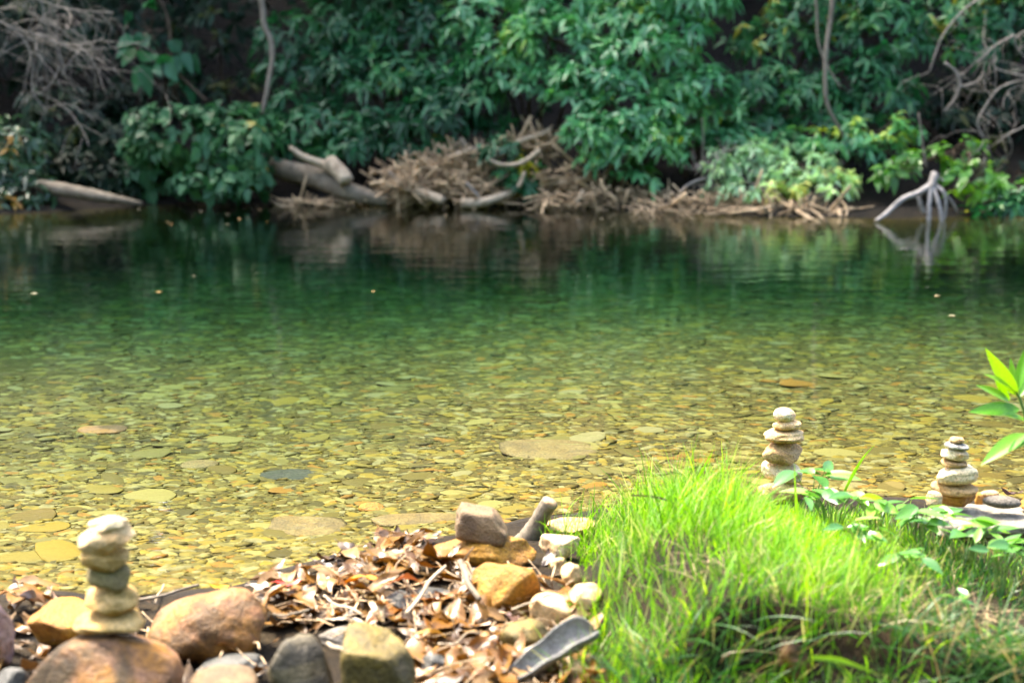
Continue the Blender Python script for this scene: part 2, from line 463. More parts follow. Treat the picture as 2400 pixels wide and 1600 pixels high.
# ------------------------------------------------------------------ rocks of the near bank and the cairns
RM = dict(
    pale=rock_mat('pale_stone', (0.765, 0.547, 0.291), (0.668, 0.421, 0.180), (0.388, 0.254, 0.092), (0.800, 0.710, 0.448), 22, .35),
    cream=rock_mat('cream_stone', (0.614, 0.411, 0.152), (0.516, 0.322, 0.091), (0.255, 0.179, 0.056), (0.735, 0.546, 0.311), 20, .4),
    olive=rock_mat('olive_stone', (0.260, 0.208, 0.078), (0.210, 0.163, 0.065), (0.109, 0.090, 0.042), (0.337, 0.281, 0.151), 20, .4),
    orange=rock_mat('orange_stone', (0.404, 0.198, 0.016), (0.336, 0.149, 0.021), (0.139, 0.080, 0.021), (0.502, 0.305, 0.099), 12, .35),
    sandy=rock_mat('sandy_stone', (0.555, 0.352, 0.148), (0.459, 0.267, 0.097), (0.298, 0.184, 0.094), (0.641, 0.505, 0.346), 16, .3),
    white=rock_mat('white_stone', (0.800, 0.673, 0.428), (0.782, 0.541, 0.298), (0.535, 0.357, 0.164), (0.800, 0.800, 0.577), 20, .3),
    pink=rock_mat('pink_brown_stone', (0.265, 0.120, 0.021), (0.263, 0.126, 0.055), (0.061, 0.032, 0.006), (0.364, 0.202, 0.037), 9, .85),
    purple=rock_mat('purple_brown_stone', (0.195, 0.084, 0.006), (0.209, 0.106, 0.055), (0.038, 0.024, 0.006), (0.280, 0.144, 0.009), 8, .95),
    rose=rock_mat('rose_grey_stone', (0.338, 0.222, 0.212), (0.308, 0.202, 0.154), (0.155, 0.097, 0.077), (0.394, 0.296, 0.257), 10, .4),
    slate=rock_mat('dark_slate', (0.074, 0.075, 0.068), (0.107, 0.105, 0.095), (0.033, 0.034, 0.030), (0.182, 0.180, 0.155), 14, .5, .45),
    grey=rock_mat('grey_stone', (.22, .195, .155), (.17, .15, .12), (.07, .06, .05), (.32, .29, .24), 16, .5),
    striped=rock_mat('dark_veined_stone', (.11, .095, .06), (.15, .12, .06), (.03, .026, .02), (.30, .26, .16), 10, .6, .6, 5),
    mossy=rock_mat('yellow_olive_stone', (0.171, 0.122, 0.024), (0.119, 0.090, 0.026), (0.034, 0.029, 0.016), (0.274, 0.195, 0.038), 9, .7),
    brown=rock_mat('brown_stone', (0.245, 0.164, 0.083), (0.200, 0.130, 0.072), (0.117, 0.082, 0.053), (0.321, 0.240, 0.136), 26, .4),
    bandgrey=rock_mat('banded_grey_stone', (.36, .35, .31), (.42, .40, .35), (.12, .12, .11), (.5, .48, .43), 20, .3, .6, 30),
    bedgold=rock_mat('bed_gold_stone', (0.173, 0.126, 0.037), (0.146, 0.099, 0.026), (0.080, 0.060, 0.023), (0.212, 0.173, 0.066), 14, .5),
    darkbed=rock_mat('dark_green_bed_stone', (0.022, 0.028, 0.014), (0.030, 0.035, 0.018), (0.013, 0.015, 0.008), (0.045, 0.050, 0.025), 14, .5),
    strata=rock_mat('layered_stone', (.40, .36, .28), (.34, .30, .22), (.12, .11, .09), (.52, .48, .40), 12, .3, .65, 26),
)
def rock(name, label, box_px, mat, Y=None, zb=.03, dr=.8, seed=0, rot=0., tilt=0., box=3.0, cuts=8, rough=.05, bumps=(), planes=(), group=None, cat='rock', sub=4, sink=.15):
    """a stone whose outline fills box_px = (x0, x1, y0, y1) of the 2400 x 1600 frame, standing at depth Y (or on height zb)"""
    x0, x1, y0, y1 = box_px
    cx, cyy = (x0 + x1) / 2, (y0 + y1) / 2
    if Y is None:
        Y = gnd(cx, y1)[1]
        Y += .32 * (x1 - x0) * mpp(Y) * dr
    m = mpp(Y) * 1.0
    w, ap = (x1 - x0) * m, (y1 - y0) * m
    dep = math.atan2(CAM_H - at(cx, cyy, Y)[2], Y)
    d = w * dr
    hh = ap * ap - (d * math.sin(dep)) ** 2
    h = math.sqrt(max(hh, (.35 * ap) ** 2)) / math.cos(dep)
    c = at(cx, cyy, Y)
    p, T = rock_shape(seed, sub, box, cuts, rough, bumps, planes)
    a = rot; ca, sa = math.cos(a), math.sin(a)
    p = np.stack([p[:, 0] * ca - p[:, 1] * sa, p[:, 0] * sa + p[:, 1] * ca, p[:, 2]], -1)
    p = p / np.abs(p).max(0)
    V = p * (w / 2, d / 2, h / 2)
    ct, st = math.cos(tilt), math.sin(tilt)
    V = np.stack([V[:, 0] * ct - V[:, 2] * st, V[:, 1], V[:, 0] * st + V[:, 2] * ct], -1)
    zb_ = V[:, 2].min()
    V[:, 2] -= zb_
    o = obj(name, mesh_np(name, V, T), RM[mat], None, (c[0], c[1], c[2] + zb_), label=label, category=cat)
    if group: o['group'] = group
    return o
def cairn(specs, Y, group):
    """stones from the bottom up; each rests on the one below"""
    prev = None
    for sp_ in specs:
        sp_ = dict(sp_); sp_.setdefault('cat', 'stone')
        o = rock('cairn_stone', Y=Y, group=group, sub=4, **sp_)
        if prev is not None:
            top = prev
            b = o.location.z
            o.location.z = min(b, top - .003) if b - top > -.02 else b
        prev = o.location.z + max(v.co.z for v in o.data.vertices)

YL = 2.52
cairn([
    dict(label='widest bottom stone of the left cairn, pale top and olive front', box_px=(163, 347, 1418, 1490), mat='cream', seed=21, dr=.75, box=2.3, cuts=3, rot=.2, planes=(((0, -.3, -1), .6),)),
    dict(label='thick olive stone with pale rim, second from bottom of the left cairn', box_px=(197, 327, 1357, 1428), mat='cream', seed=22, dr=.8, box=3.2, cuts=3),
    dict(label='grey-green wedge stone in the middle of the left cairn', box_px=(202, 311, 1314, 1380), mat='olive', seed=23, dr=.8, box=2.8, cuts=4, tilt=-.18),
    dict(label='yellow cream wedge stone, third from top of the left cairn', box_px=(192, 304, 1274, 1336), mat='cream', seed=24, dr=.8, box=2.8, cuts=5, tilt=-.12),
    dict(label='lumpy pale pink stone second from top of the left cairn', box_px=(181, 318, 1224, 1300), mat='pale', seed=25, dr=.7, box=2.3, cuts=4, tilt=.28, rough=.06),
    dict(label='flat white disc stone on top of the left cairn', box_px=(205, 299, 1206, 1250), mat='white', seed=26, dr=.85, box=2.2, cuts=1, tilt=.12),
], YL, 'stones of the left cairn')
YM = 3.78
cairn([
    dict(label='sandy bottom stone of the middle cairn half hidden by grass', box_px=(1772, 1896, 1116, 1176), mat='sandy', seed=31, dr=.8, cuts=5),
    dict(label='pale flat block second from bottom of the middle cairn, touching grass blades', box_px=(1784, 1878, 1080, 1130), mat='white', seed=32, dr=.8, box=3.2, cuts=4, tilt=-.10),
    dict(label='chunky orange and white stone in the middle of the middle cairn', box_px=(1783, 1882, 1032, 1088), mat='sandy', seed=33, dr=.85, box=2.8, cuts=6, tilt=-.10),
    dict(label='wide flat brown-edged stone third from top of the middle cairn', box_px=(1789, 1886, 996, 1035), mat='pale', seed=34, dr=.8, box=2.2, cuts=2),
    dict(label='small flat peach stone second from top of the middle cairn', box_px=(1810, 1880, 980, 1007), mat='pale', seed=35, dr=.75, box=2.4, cuts=2),
    dict(label='white egg-shaped stone on top of the middle cairn', box_px=(1812, 1866, 954, 990), mat='white', seed=36, dr=.85, box=2.05, cuts=0, rough=.015),
], YM, 'stones of the middle cairn')
YR = 3.42
rock('layered_slab', 'long grey layered rock slab under the right cairn', (2180, 2470, 1183, 1262), 'strata', Y=3.40, seed=49, dr=.7, box=5, cuts=3, rough=.03)
cairn([
    dict(label='low orange angular stone at the foot of the right cairn', box_px=(2203, 2292, 1145, 1188), mat='orange', seed=41, dr=.7, box=2.8, cuts=6, tilt=.12),
    dict(label='broad tan stone second from bottom of the right cairn', box_px=(2182, 2290, 1124, 1164), mat='sandy', seed=42, dr=.8, box=2.5, cuts=4, tilt=-.05),
    dict(label='large white block in the middle of the right cairn', box_px=(2190, 2290, 1086, 1131), mat='white', seed=43, dr=.75, box=3.4, cuts=3, tilt=.05, planes=(((-.8, 0, .6), .75),)),
    dict(label='small tan stone between two white ones in the right cairn', box_px=(2205, 2266, 1070, 1092), mat='sandy', seed=44, dr=.8, cuts=3),
    dict(label='white oval stone third from top of the right cairn', box_px=(2204, 2271, 1046, 1077), mat='white', seed=45, dr=.8, box=2.4, cuts=2, tilt=-.1),
    dict(label='thin grey striped stone second from top of the right cairn', box_px=(2212, 2272, 1032, 1052), mat='bandgrey', seed=46, dr=.8, box=2.2, cuts=1, tilt=-.12),
    dict(label='tiny tan pebble on top of the right cairn', box_px=(2223, 2260, 1020, 1038), mat='sandy', seed=47, dr=.8, box=2.2, cuts=1),
], YR, 'stones of the right cairn')
rock('rock', 'small white stone leaning on the left foot of the right cairn', (2168, 2208, 1150, 1194), 'white', Y=3.36, seed=51, dr=.8)
rock('rock', 'small brown stone tucked behind the right foot of the right cairn', (2284, 2306, 1152, 1186), 'orange', Y=3.5, seed=52)
rock('rock', 'flat pale orange stone by the water behind the grey oval stone', (2296, 2342, 1147, 1168), 'sandy', Y=3.55, seed=53, dr=.7)
rock('rock', 'smooth grey oval stone lying beside the right cairn', (2303, 2394, 1160, 1192), 'grey', Y=3.38, seed=54, dr=.6, box=2.1, cuts=0, rough=.015, tilt=-.06)
rock('rock', 'low tan stone at the waterline right of the grey oval stone', (2392, 2460, 1165, 1200), 'orange', Y=3.4, seed=55)

# big rocks, lower left
rock('boulder', 'big brown and purple boulder carrying the left cairn', (52, 440, 1474, 1700), 'purple', seed=61, dr=.75, box=2.3, cuts=9, rough=.025)
rock('boulder', 'orange-pink rounded rock behind the left cairn', (60, 235, 1408, 1530), 'orange', seed=62, dr=.8, box=2.2, cuts=9)
rock('boulder', 'rose grey rock cut by the left edge of the photo', (-90, 38, 1392, 1570), 'rose', seed=63, dr=.8, box=2.4, cuts=9)
rock('boulder', 'large tan-brown rock with a peaked top right of the left cairn', (334, 630, 1374, 1560), 'pink', seed=64, dr=.7, box=2.3, cuts=8, bumps=(((.42, .1, .9), .32, .07),))
rock('boulder', 'dark slate slab wedged below the peaked tan rock', (455, 632, 1530, 1606), 'slate', seed=65, dr=.8, box=2.6, cuts=9)
rock('boulder', 'grey-brown rounded rock at the bottom edge beside the cairn boulder', (436, 612, 1557, 1690), 'brown', seed=66, dr=.8, box=2.3, cuts=8)
rock('boulder', 'dark veined rock at the bottom edge with white flecks', (628, 796, 1486, 1690), 'striped', seed=67, dr=.9, box=4, cuts=12)
rock('boulder', 'flat-topped yellow-olive block at the bottom edge', (796, 982, 1474, 1690), 'mossy', seed=68, dr=.8, box=9, cuts=1, planes=(((.15, -.1, 1), .70), ((1, -.4, .5), .9)))
rock('boulder', 'dark grey flat rock behind the yellow-olive block', (742, 925, 1458, 1520), 'grey', seed=69, dr=.7, box=3, cuts=9)
rock('rock', 'small dark rock in the gap left of the grey-brown rounded rock', (-20, 80, 1560, 1660), 'slate', seed=70)
# centre rocks
YO = gnd(1136, 1330)[1] + .035
rock('boulder', 'long orange rock with the square brown stone on top', (1010, 1262, 1248, 1330), 'orange', Y=YO, seed=71, dr=.55, box=2.7, cuts=10, planes=(((.35, 0, 1), .72),))
rock('rock', 'square brown stone balanced on the long orange rock', (1064, 1196, 1190, 1268), 'brown', Y=YO, seed=72, dr=.7, box=16, cuts=0, tilt=-.14, planes=(((1, 0, .55), .82),))
rock('boulder', 'orange rock with a round facet below the long orange rock', (1100, 1285, 1312, 1446), 'orange', seed=73, dr=.7, box=3, cuts=11)
rock('rock', 'blocky dark slate piece in the middle of the leaf litter', (968, 1062, 1372, 1436), 'slate', seed=74, dr=.8, box=4, cuts=9, tilt=.05)
rock('rock', 'smaller grey slate piece left of the blocky slate', (893, 985, 1384, 1432), 'slate', seed=75, dr=.8, box=3.4, cuts=10)
rock('rock', 'pale orange rock against the grass behind the white rock', (1272, 1400, 1212, 1262), 'sandy', seed=76, dr=.7)
rock('rock', 'bluish white rock at the left foot of the grass', (1262, 1362, 1248, 1318), 'white', seed=77, dr=.8, box=2.8)
rock('rock', 'upper cream pebble between orange rock and grass', (1286, 1332, 1303, 1352), 'pale', seed=78)
rock('rock', 'cream pinkish stone touching the grass left side', (1312, 1366, 1318, 1380), 'pale', seed=79, box=2.3)
rock('rock', 'cream stone half covered by grass blades', (1330, 1412, 1366, 1440), 'pale', seed=80)
rock('rock', 'long cream rock below the orange faceted rock', (1238, 1352, 1386, 1480), 'pale', seed=81, dr=.8)
rock('rock', 'olive-orange rock left of the curled bark', (1168, 1295, 1452, 1548), 'mossy', seed=82, box=2.6)
rock('rock', 'round brown stone in the dark hollow under the grass', (1795, 1915, 1490, 1600), 'purple', seed=83, box=2.3, cuts=8)
rock('rock', 'small pink stone at the bottom edge under the curled bark', (1320, 1380, 1545, 1610), 'pale', seed=84)
rock('rock', 'bluish grey stone in the shade left of the litter bottom', (985, 1050, 1530, 1600), 'slate', seed=85)
rock('rock', 'tan round stone at the bottom edge below the leaf litter', (1095, 1165, 1555, 1625), 'pink', seed=86, box=2.2)
# distinct stones under water
def flat_stone(label, px, py, w_px, d_ratio, mat, seed, rot=0, cat='stone', hgt=.02):
    p0 = on(px, py, -.05)
    for _ in range(8): p0 = on(px, py, min(hz(p0[0], p0[1]), -.01))
    w = w_px * mpp(p0[1])
    p, T = rock_shape(seed, 3, 2.6, 4, .04)
    hgt *= .5
    V = p * (w / 2, w / 2 * d_ratio, hgt)
    ca, sa = math.cos(rot), math.sin(rot)
    V = np.stack([V[:, 0] * ca - V[:, 1] * sa, V[:, 0] * sa + V[:, 1] * ca, V[:, 2] + hgt * .3], -1)
    obj('submerged_stone', mesh_np('submerged_stone', V, T), RM[mat], None, p0, label=label, category=cat)
flat_stone('large smooth yellow stone under water left of the grass top', 1284, 1056, 235, .8, 'bedgold', 101, hgt=.014)
flat_stone('dark green stone under water near the middle of the pool bed', 681, 1112, 145, .7, 'darkbed', 102, hgt=.010)
flat_stone('long yellow slab under water left of the square brown stone', 975, 1220, 220, .45, 'bedgold', 103, .05, hgt=.018)
flat_stone('broad tan slab under water above the leaf litter', 720, 1236, 200, .8, 'bedgold', 104, -.2, hgt=.018)
flat_stone('reddish-brown flat stone under water at the left of the pool', 240, 1008, 120, .7, 'pink', 105, hgt=.016)
flat_stone('small blocky orange stone under water above the litter', 874, 1192, 70, .8, 'orange', 106, hgt=.022)
flat_stone('yellow stone under water half way to the left cairn top', 468, 1092, 90, .8, 'bedgold', 107, hgt=.02)
flat_stone('pale pointed slab under water beside the litter edge', 775, 1330, 150, .5, 'bedgold', 108, .2, hgt=.012)

# ------------------------------------------------------------------ leaves
def leaf_blades(B, Dv, N, L, Wd, droop, fold=.12, cols=None, curl=None):
    """many leaf blades at once: base B, direction Dv, blade normal N, length L, width Wd; 8 verts, 8 tris each"""
    n = len(B)
    Dv = norm(Dv); side = norm(np.cross(Dv, N)); N = norm(np.cross(side, Dv))
    L = np.broadcast_to(L, (n,))[:, None]; Wd = np.broadcast_to(Wd, (n,))[:, None]; droop = np.broadcast_to(droop, (n,))[:, None]
    down = np.array([0, 0, -1.0])
    def pt(t): return B + Dv * L * t + down * (droop * L * t * t)
    m1, m2, tip = pt(.35), pt(.70), pt(1.0)
    f = N * Wd * fold
    V = np.stack([B, m1 - side * Wd * .5 + f, m1, m1 + side * Wd * .5 + f,
                  m2 - side * Wd * .38 + f, m2, m2 + side * Wd * .38 + f, tip], 1)
    T = np.array([(0, 2, 1), (0, 3, 2), (7, 4, 5), (7, 5, 6)]); Q = np.array([(1, 2, 5, 4), (2, 3, 6, 5)])
    i = np.arange(n)[:, None, None] * 8
    r = np.repeat(rng.random(n) if cols is None else np.broadcast_to(cols, (n,)), 8)
    return V.reshape(-1, 3), (T[None] + i).reshape(-1, 3), (Q[None] + i).reshape(-1, 4), r
def leaf_lite(B, Dv, N, L, Wd, droop, fold=.12, cols=None):
    """plain four-triangle blades for foliage far behind or above the picture"""
    n = len(B)
    Dv = norm(Dv); side = norm(np.cross(Dv, N)); N = norm(np.cross(side, Dv))
    L = np.broadcast_to(L, (n,))[:, None]; Wd = np.broadcast_to(Wd, (n,))[:, None]; droop = np.broadcast_to(droop, (n,))[:, None]
    down = np.array([0, 0, -1.0])
    m = B + Dv * L * .5 + down * droop * L * .25; tip = B + Dv * L + down * droop * L
    V = np.stack([B, m - side * Wd * .5 + N * Wd * fold, m, m + side * Wd * .5 + N * Wd * fold, tip], 1)
    T = np.array([(0, 2, 1), (0, 3, 2), (4, 1, 2), (4, 2, 3)])
    i = np.arange(n)[:, None, None] * 5
    return V.reshape(-1, 3), (T[None] + i).reshape(-1, 3), None, np.repeat(np.broadcast_to(cols, (n,)), 5)
def rosettes(P, Nrm, k, L, wr, droop, spread=(50, 100), cols=None, up=.35, fold=.12, stemlen=.6, blade=leaf_blades):
    n = len(P)
    A = norm(Nrm * .8 + np.array([0, 0, up]) + rng.normal(size=(n, 3)) * .25)
    A = np.repeat(A, k, 0); Pk = np.repeat(P, k, 0)
    ref = norm(rng.normal(size=(n * k, 3)))
    u = norm(np.cross(A, ref))
    th = np.radians(rng.uniform(*spread, n * k))[:, None]
    Dv = u * np.sin(th) + A * np.cos(th)
    Lk = L * rng.uniform(.65, 1.2, n * k)
    B = Pk - A * (rng.random(n * k)[:, None] * L * stemlen)
    c = None
    if cols is not None: c = np.clip(np.repeat(cols, k) + rng.normal(size=n * k) * .10, 0, 1)
    else: c = np.clip(np.repeat(rng.random(n), k) * .7 + rng.random(n * k) * .3, 0, 1)
    return blade(B, Dv, A, Lk, Lk * wr * rng.uniform(.8, 1.2, n * k), droop * rng.uniform(.4, 1.4, n * k), fold, c)
def lobe_points(c, r, dens, seed, back=.35, low=-.75):
    rr = np.random.default_rng(seed)
    area = 4 * math.pi * ((r[0] * r[1]) ** 1.6 / 3 + (r[0] * r[2]) ** 1.6 / 3 + (r[1] * r[2]) ** 1.6 / 3) ** (1 / 1.6)
    n = max(6, int(area * dens))
    D = norm(rr.normal(size=(n, 3)))
    keep = (D[:, 1] < back) & (D[:, 2] > low)
    D = D[keep]
    sn = SNoise(seed + 3, 12, 1, 4)
    rad = 1 + .22 * sn(D)
    rad *= rr.uniform(.55, 1.08, len(D)) ** .5
    return c + D * r * rad[:, None], norm(D / r)

LG = dict(
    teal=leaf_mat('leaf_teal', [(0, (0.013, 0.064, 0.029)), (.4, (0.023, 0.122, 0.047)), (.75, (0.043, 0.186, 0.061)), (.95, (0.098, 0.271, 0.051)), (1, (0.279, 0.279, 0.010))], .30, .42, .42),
    dark=leaf_mat('leaf_dark', [(0, (0.004, 0.014, 0.006)), (.5, (0.008, 0.026, 0.013)), (.9, (0.014, 0.043, 0.017)), (1, (0.058, 0.067, 0.010))], .28, .5, .25),  # forest shade is put into these very dark leaf greens
    bright=leaf_mat('leaf_bright', [(0, (0.042, 0.172, 0.075)), (.5, (0.086, 0.304, 0.120)), (.85, (0.161, 0.441, 0.119)), (1, (0.427, 0.558, 0.062))], .34),  # leaf greens lifted to carry the stronger light on these shrubs
    pale=leaf_mat('leaf_pale', [(0, (0.176, 0.328, 0.176)), (.5, (0.328, 0.554, 0.277)), (.85, (0.504, 0.756, 0.252)), (1, (0.800, 0.800, 0.252))], .34),
    lime=leaf_mat('leaf_lime', [(0, (0.039, 0.143, 0.026)), (.5, (0.104, 0.286, 0.039)), (1, (0.208, 0.442, 0.052))], .42),
    vine=leaf_mat('leaf_vine', [(0, (0.017, 0.065, 0.030)), (.5, (0.043, 0.139, 0.058)), (.92, (0.074, 0.204, 0.074)), (.97, (0.268, 0.278, 0.054)), (1, (0.322, 0.278, 0.065))], .32, .45, .3),
    mixed=leaf_mat('leaf_mixed', [(0, (0.017, 0.054, 0.026)), (.6, (0.042, 0.102, 0.048)), (.86, (0.060, 0.144, 0.048)), (.9, (0.300, 0.204, 0.024)), (1, (0.384, 0.192, 0.018))], .3),
)
M_bark = wood_mat('dark_bark', (.05, .035, .022), (.10, .07, .045), (.02, .016, .01), 12)
M_palebark = wood_mat('pale_bark', (.22, .18, .14), (.30, .25, .20), (.10, .08, .06), 18)
M_drift = wood_mat('driftwood', (0.355, 0.277, 0.183), (0.499, 0.403, 0.281), (0.165, 0.122, 0.076), 26, src=None)
M_driftmass = wood_mat('driftwood_mass', (0.399, 0.295, 0.182), (0.620, 0.481, 0.302), (0.183, 0.132, 0.079), 26, src='attr')
M_log = wood_mat('grey_log', (0.140, 0.113, 0.079), (0.234, 0.194, 0.139), (0.047, 0.038, 0.025), 10)
M_deadtwig = wood_mat('dead_twig', (0.208, 0.186, 0.163), (0.296, 0.269, 0.240), (0.104, 0.093, 0.078), 20)
M_root = wood_mat('bleached_root', (0.297, 0.272, 0.251), (0.379, 0.352, 0.327), (0.165, 0.144, 0.129), 20)
M_cut = wood_mat('cut_wood', (.52, .36, .22), (.42, .26, .14), (.30, .18, .10), 40)
M_straw = wood_mat('straw', (0.338, 0.266, 0.137), (0.402, 0.338, 0.209), (0.177, 0.129, 0.064), 60, src='attr')

def shrub(name, label, lobes, kind, L=.13, wr=.30, dens=70, k=8, droop=.4, cat='shrub', trunk=True, group=None, spread=(55, 105), sd=0, bmat=None, low=-.30, up=.35):
    """lobes: (overview px, py, depth, rx px, rz px[, ry m])"""
    cs = []
    for lb in lobes:
        px, py, Y, rx, rz = lb[:5]
        c = o_at(px, py, Y); m = mpp(Y) * S
        ry = lb[5] if len(lb) > 5 else .5 * (rx + rz) * m * .9
        cs.append((c, np.array([rx * m, ry, rz * m])))
    bx = float(np.mean([c[0] for c, _ in cs])); by = float(max(c[1] for c, _ in cs)) + .15
    by = max(by, float(far_y(bx)) + .12)
    root = np.array([bx, by, hz(bx, by)])
    e = thing(name, label, cat, root, group)
    sp = Soup()
    for i, (c, r) in enumerate(cs):
        P, N = lobe_points(c, r, dens, sd * 50 + i + 7, low=low)
        keep = P[:, 2] > np.maximum(height(P[:, 0], P[:, 1]), 0) + .02
        P, N = P[keep], N[keep]
        if not len(P): continue
        cl = .30 + .25 * SNoise(sd + i, 8, 2, 6)(P) + rng.random(len(P)) * .4
        sp.add(*rosettes(P, N, k, L, wr, droop, spread, cl, up=up))
    obj('crown', sp.mesh('crown', root), LG[kind], e)
    if trunk:
        tb = Soup(); rr = np.random.default_rng(sd + 77)
        for i, (c, r) in enumerate(cs):
            b0 = root + np.array([rr.normal() * .06, rr.normal() * .05, -.05])
            mid = (b0 + c) / 2 + rr.normal(size=3) * .1 + np.array([0, .1, .1])
            tb.add(*tube([b0, mid, c], .022, .009, 6, 5, .05, i))
            for _ in range(7):
                D = norm(rr.normal(size=3) + np.array([0, -.6, .2])); D = D * r * .95
                tb.add(*tube([c, c + D * .5 + rr.normal(size=3) * .03, c + D], .008, .003, 5, 3, 0, i))
        obj('trunk', tb.mesh('trunk', root), bmat or M_bark, e)
    return e

# ------------------------------------------------------------------ far bank shrubs
shrub('shrub', 'mounded vine-covered bush with round leaves overhanging the water at left', [(450, 320, 12.3, 165, 85), (560, 350, 12.1, 80, 85), (350, 385, 12.3, 85, 65), (535, 280, 12.5, 100, 50), (490, 415, 12.0, 105, 38), (580, 400, 11.95, 50, 45)],
      'vine', L=.105, wr=.72, dens=95, k=4, droop=.5, spread=(60, 110), sd=1, low=-.85)
shrub('shrub', 'dark shrub with orange and yellow leaves at the left edge by the water', [(30, 330, 11.9, 80, 80), (60, 440, 11.7, 75, 38), (10, 420, 11.8, 80, 50), (-60, 350, 12, 120, 110)], 'mixed', L=.12, wr=.3, dens=60, k=6, sd=2, low=-.85)
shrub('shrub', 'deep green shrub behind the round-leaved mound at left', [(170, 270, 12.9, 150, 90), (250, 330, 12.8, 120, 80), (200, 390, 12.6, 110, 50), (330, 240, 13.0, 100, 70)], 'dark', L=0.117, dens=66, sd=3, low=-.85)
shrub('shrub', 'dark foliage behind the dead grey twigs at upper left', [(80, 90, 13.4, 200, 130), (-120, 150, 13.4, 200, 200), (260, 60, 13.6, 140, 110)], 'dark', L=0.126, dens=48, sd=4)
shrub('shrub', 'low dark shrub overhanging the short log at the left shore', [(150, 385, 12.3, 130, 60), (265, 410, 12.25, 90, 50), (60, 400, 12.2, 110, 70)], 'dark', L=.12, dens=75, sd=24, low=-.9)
shrub('shrub', 'low leafy fringe hanging to the water at the left edge', [(10, 455, 11.65, 90, 28), (-70, 440, 11.7, 110, 45)], 'mixed', L=.11, dens=80, sd=25, low=-.9)
shrub('shrub', 'dark leafy fringe touching the water right of the bleached roots', [(2330, 465, 11.3, 80, 28), (2250, 480, 11.25, 60, 14), (2420, 450, 11.3, 100, 40)], 'teal', L=.11, dens=80, sd=26, low=-.9)
shrub('climbing_vine', 'climbing vine with large heart leaves hanging left of the pale liana', [(345, 70, 12.7, 50, 55), (385, 140, 12.6, 55, 50), (400, 190, 12.6, 40, 40), (320, 110, 12.7, 40, 40)], 'teal', L=.17, wr=.75, dens=22, k=3, droop=.6, cat='vine', sd=5, trunk=True)
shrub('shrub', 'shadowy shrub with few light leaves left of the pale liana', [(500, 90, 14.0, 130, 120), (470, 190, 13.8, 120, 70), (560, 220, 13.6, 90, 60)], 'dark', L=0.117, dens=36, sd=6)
shrub('shrub', 'blue-green shrub right of the pale liana', [(700, 250, 12.9, 100, 70), (680, 150, 13.2, 90, 100), (760, 290, 12.6, 130, 60), (690, 335, 12.6, 80, 40), (840, 330, 12.5, 130, 50)], 'teal', L=0.122, dens=84, sd=7)
shrub('shrub', 'tall leafy shrub filling the upper middle above the fallen log', [(830, 60, 12.9, 120, 85), (800, 160, 12.8, 120, 80), (900, 180, 12.6, 110, 80), (980, 70, 12.7, 120, 80), (1000, 180, 12.5, 100, 70), (890, -40, 12.9, 200, 80), (920, 270, 12.5, 110, 60)], 'teal', L=0.118, dens=91, sd=8)
shrub('shrub', 'dark drooping shrub above the driftwood pile', [(1010, 270, 12.3, 100, 60), (960, 340, 12.3, 90, 45), (1090, 230, 12.4, 90, 60), (1120, 290, 12.4, 60, 40)], 'teal', L=0.129, dens=80, sd=9)
shrub('shrub', 'wide bright shrub at the top centre with layered sprays', [(1140, 50, 12.6, 130, 70), (1150, 130, 12.4, 110, 55), (1260, 90, 12.3, 120, 65), (1280, 20, 12.5, 120, 60), (1220, 190, 12.3, 110, 45), (1300, 170, 12.2, 90, 45)], 'bright', L=0.125, dens=91, sd=10)
shrub('shrub', 'bright layered shrub hanging over the right end of the driftwood', [(1375, 185, 12.0, 105, 60), (1330, 225, 11.95, 70, 40), (1440, 270, 11.9, 110, 55), (1380, 300, 11.8, 80, 50), (1400, 360, 11.8, 80, 42), (1505, 330, 11.85, 80, 70), (1460, 400, 11.8, 60, 25)], 'bright', L=0.125, dens=108, sd=11)
shrub('shrub', 'green shrub above the dark gap at upper right centre', [(1420, 50, 12.5, 120, 60), (1520, 60, 12.3, 120, 55), (1490, 120, 12.1, 130, 45), (1560, 0, 12.4, 150, 50)], 'bright', L=0.122, dens=91, sd=12)
shrub('shrub', 'rounded shrub right of the bright layered one', [(1590, 195, 12.1, 105, 60), (1640, 240, 12.2, 80, 40), (1540, 230, 12.0, 70, 40), (1610, 290, 12.2, 70, 35)], 'bright', L=0.125, dens=101, sd=13)
shrub('shrub', 'tall shrub behind the brown hanging vine at right', [(1800, 110, 12.7, 110, 80), (1770, 200, 12.4, 100, 65), (1850, 220, 12.3, 90, 60), (1760, 280, 12.3, 110, 45), (1880, 40, 12.7, 130, 70)], 'teal', L=0.118, dens=87, sd=14)
shrub('shrub', 'leafy shrub between the hanging vines and the dead branch at right', [(1990, 80, 12.6, 130, 90), (1960, 180, 12.4, 120, 70), (2040, 220, 12.4, 90, 70), (1930, 270, 12.3, 110, 50)], 'teal', L=0.118, dens=87, sd=15)
shrub('shrub', 'pale grey-green low shrub on the right shore', [(1720, 375, 11.75, 90, 48), (1810, 400, 11.65, 95, 50), (1660, 400, 11.7, 50, 40), (1770, 345, 11.9, 90, 35), (1880, 420, 11.6, 90, 40), (1740, 435, 11.5, 110, 30)], 'pale', L=.085, wr=.36, dens=130, k=7, sd=16)
shrub('shrub', 'mid-green shrub above the pale low shrub at right', [(1860, 330, 12.0, 110, 40), (1960, 350, 11.9, 90, 45), (1690, 320, 12.1, 90, 35), (2010, 310, 12.0, 90, 45)], 'bright', L=0.108, dens=90, sd=17)
shrub('shrub', 'lime green broad-leaved sprays behind the bleached roots', [(2060, 395, 11.6, 70, 28), (2130, 370, 11.7, 80, 40), (2220, 400, 11.5, 80, 35), (2290, 425, 11.4, 80, 25), (2190, 345, 11.8, 70, 35), (2250, 440, 11.35, 60, 16)], 'lime', L=.12, wr=.5, dens=65, k=5, sd=18, droop=.45)
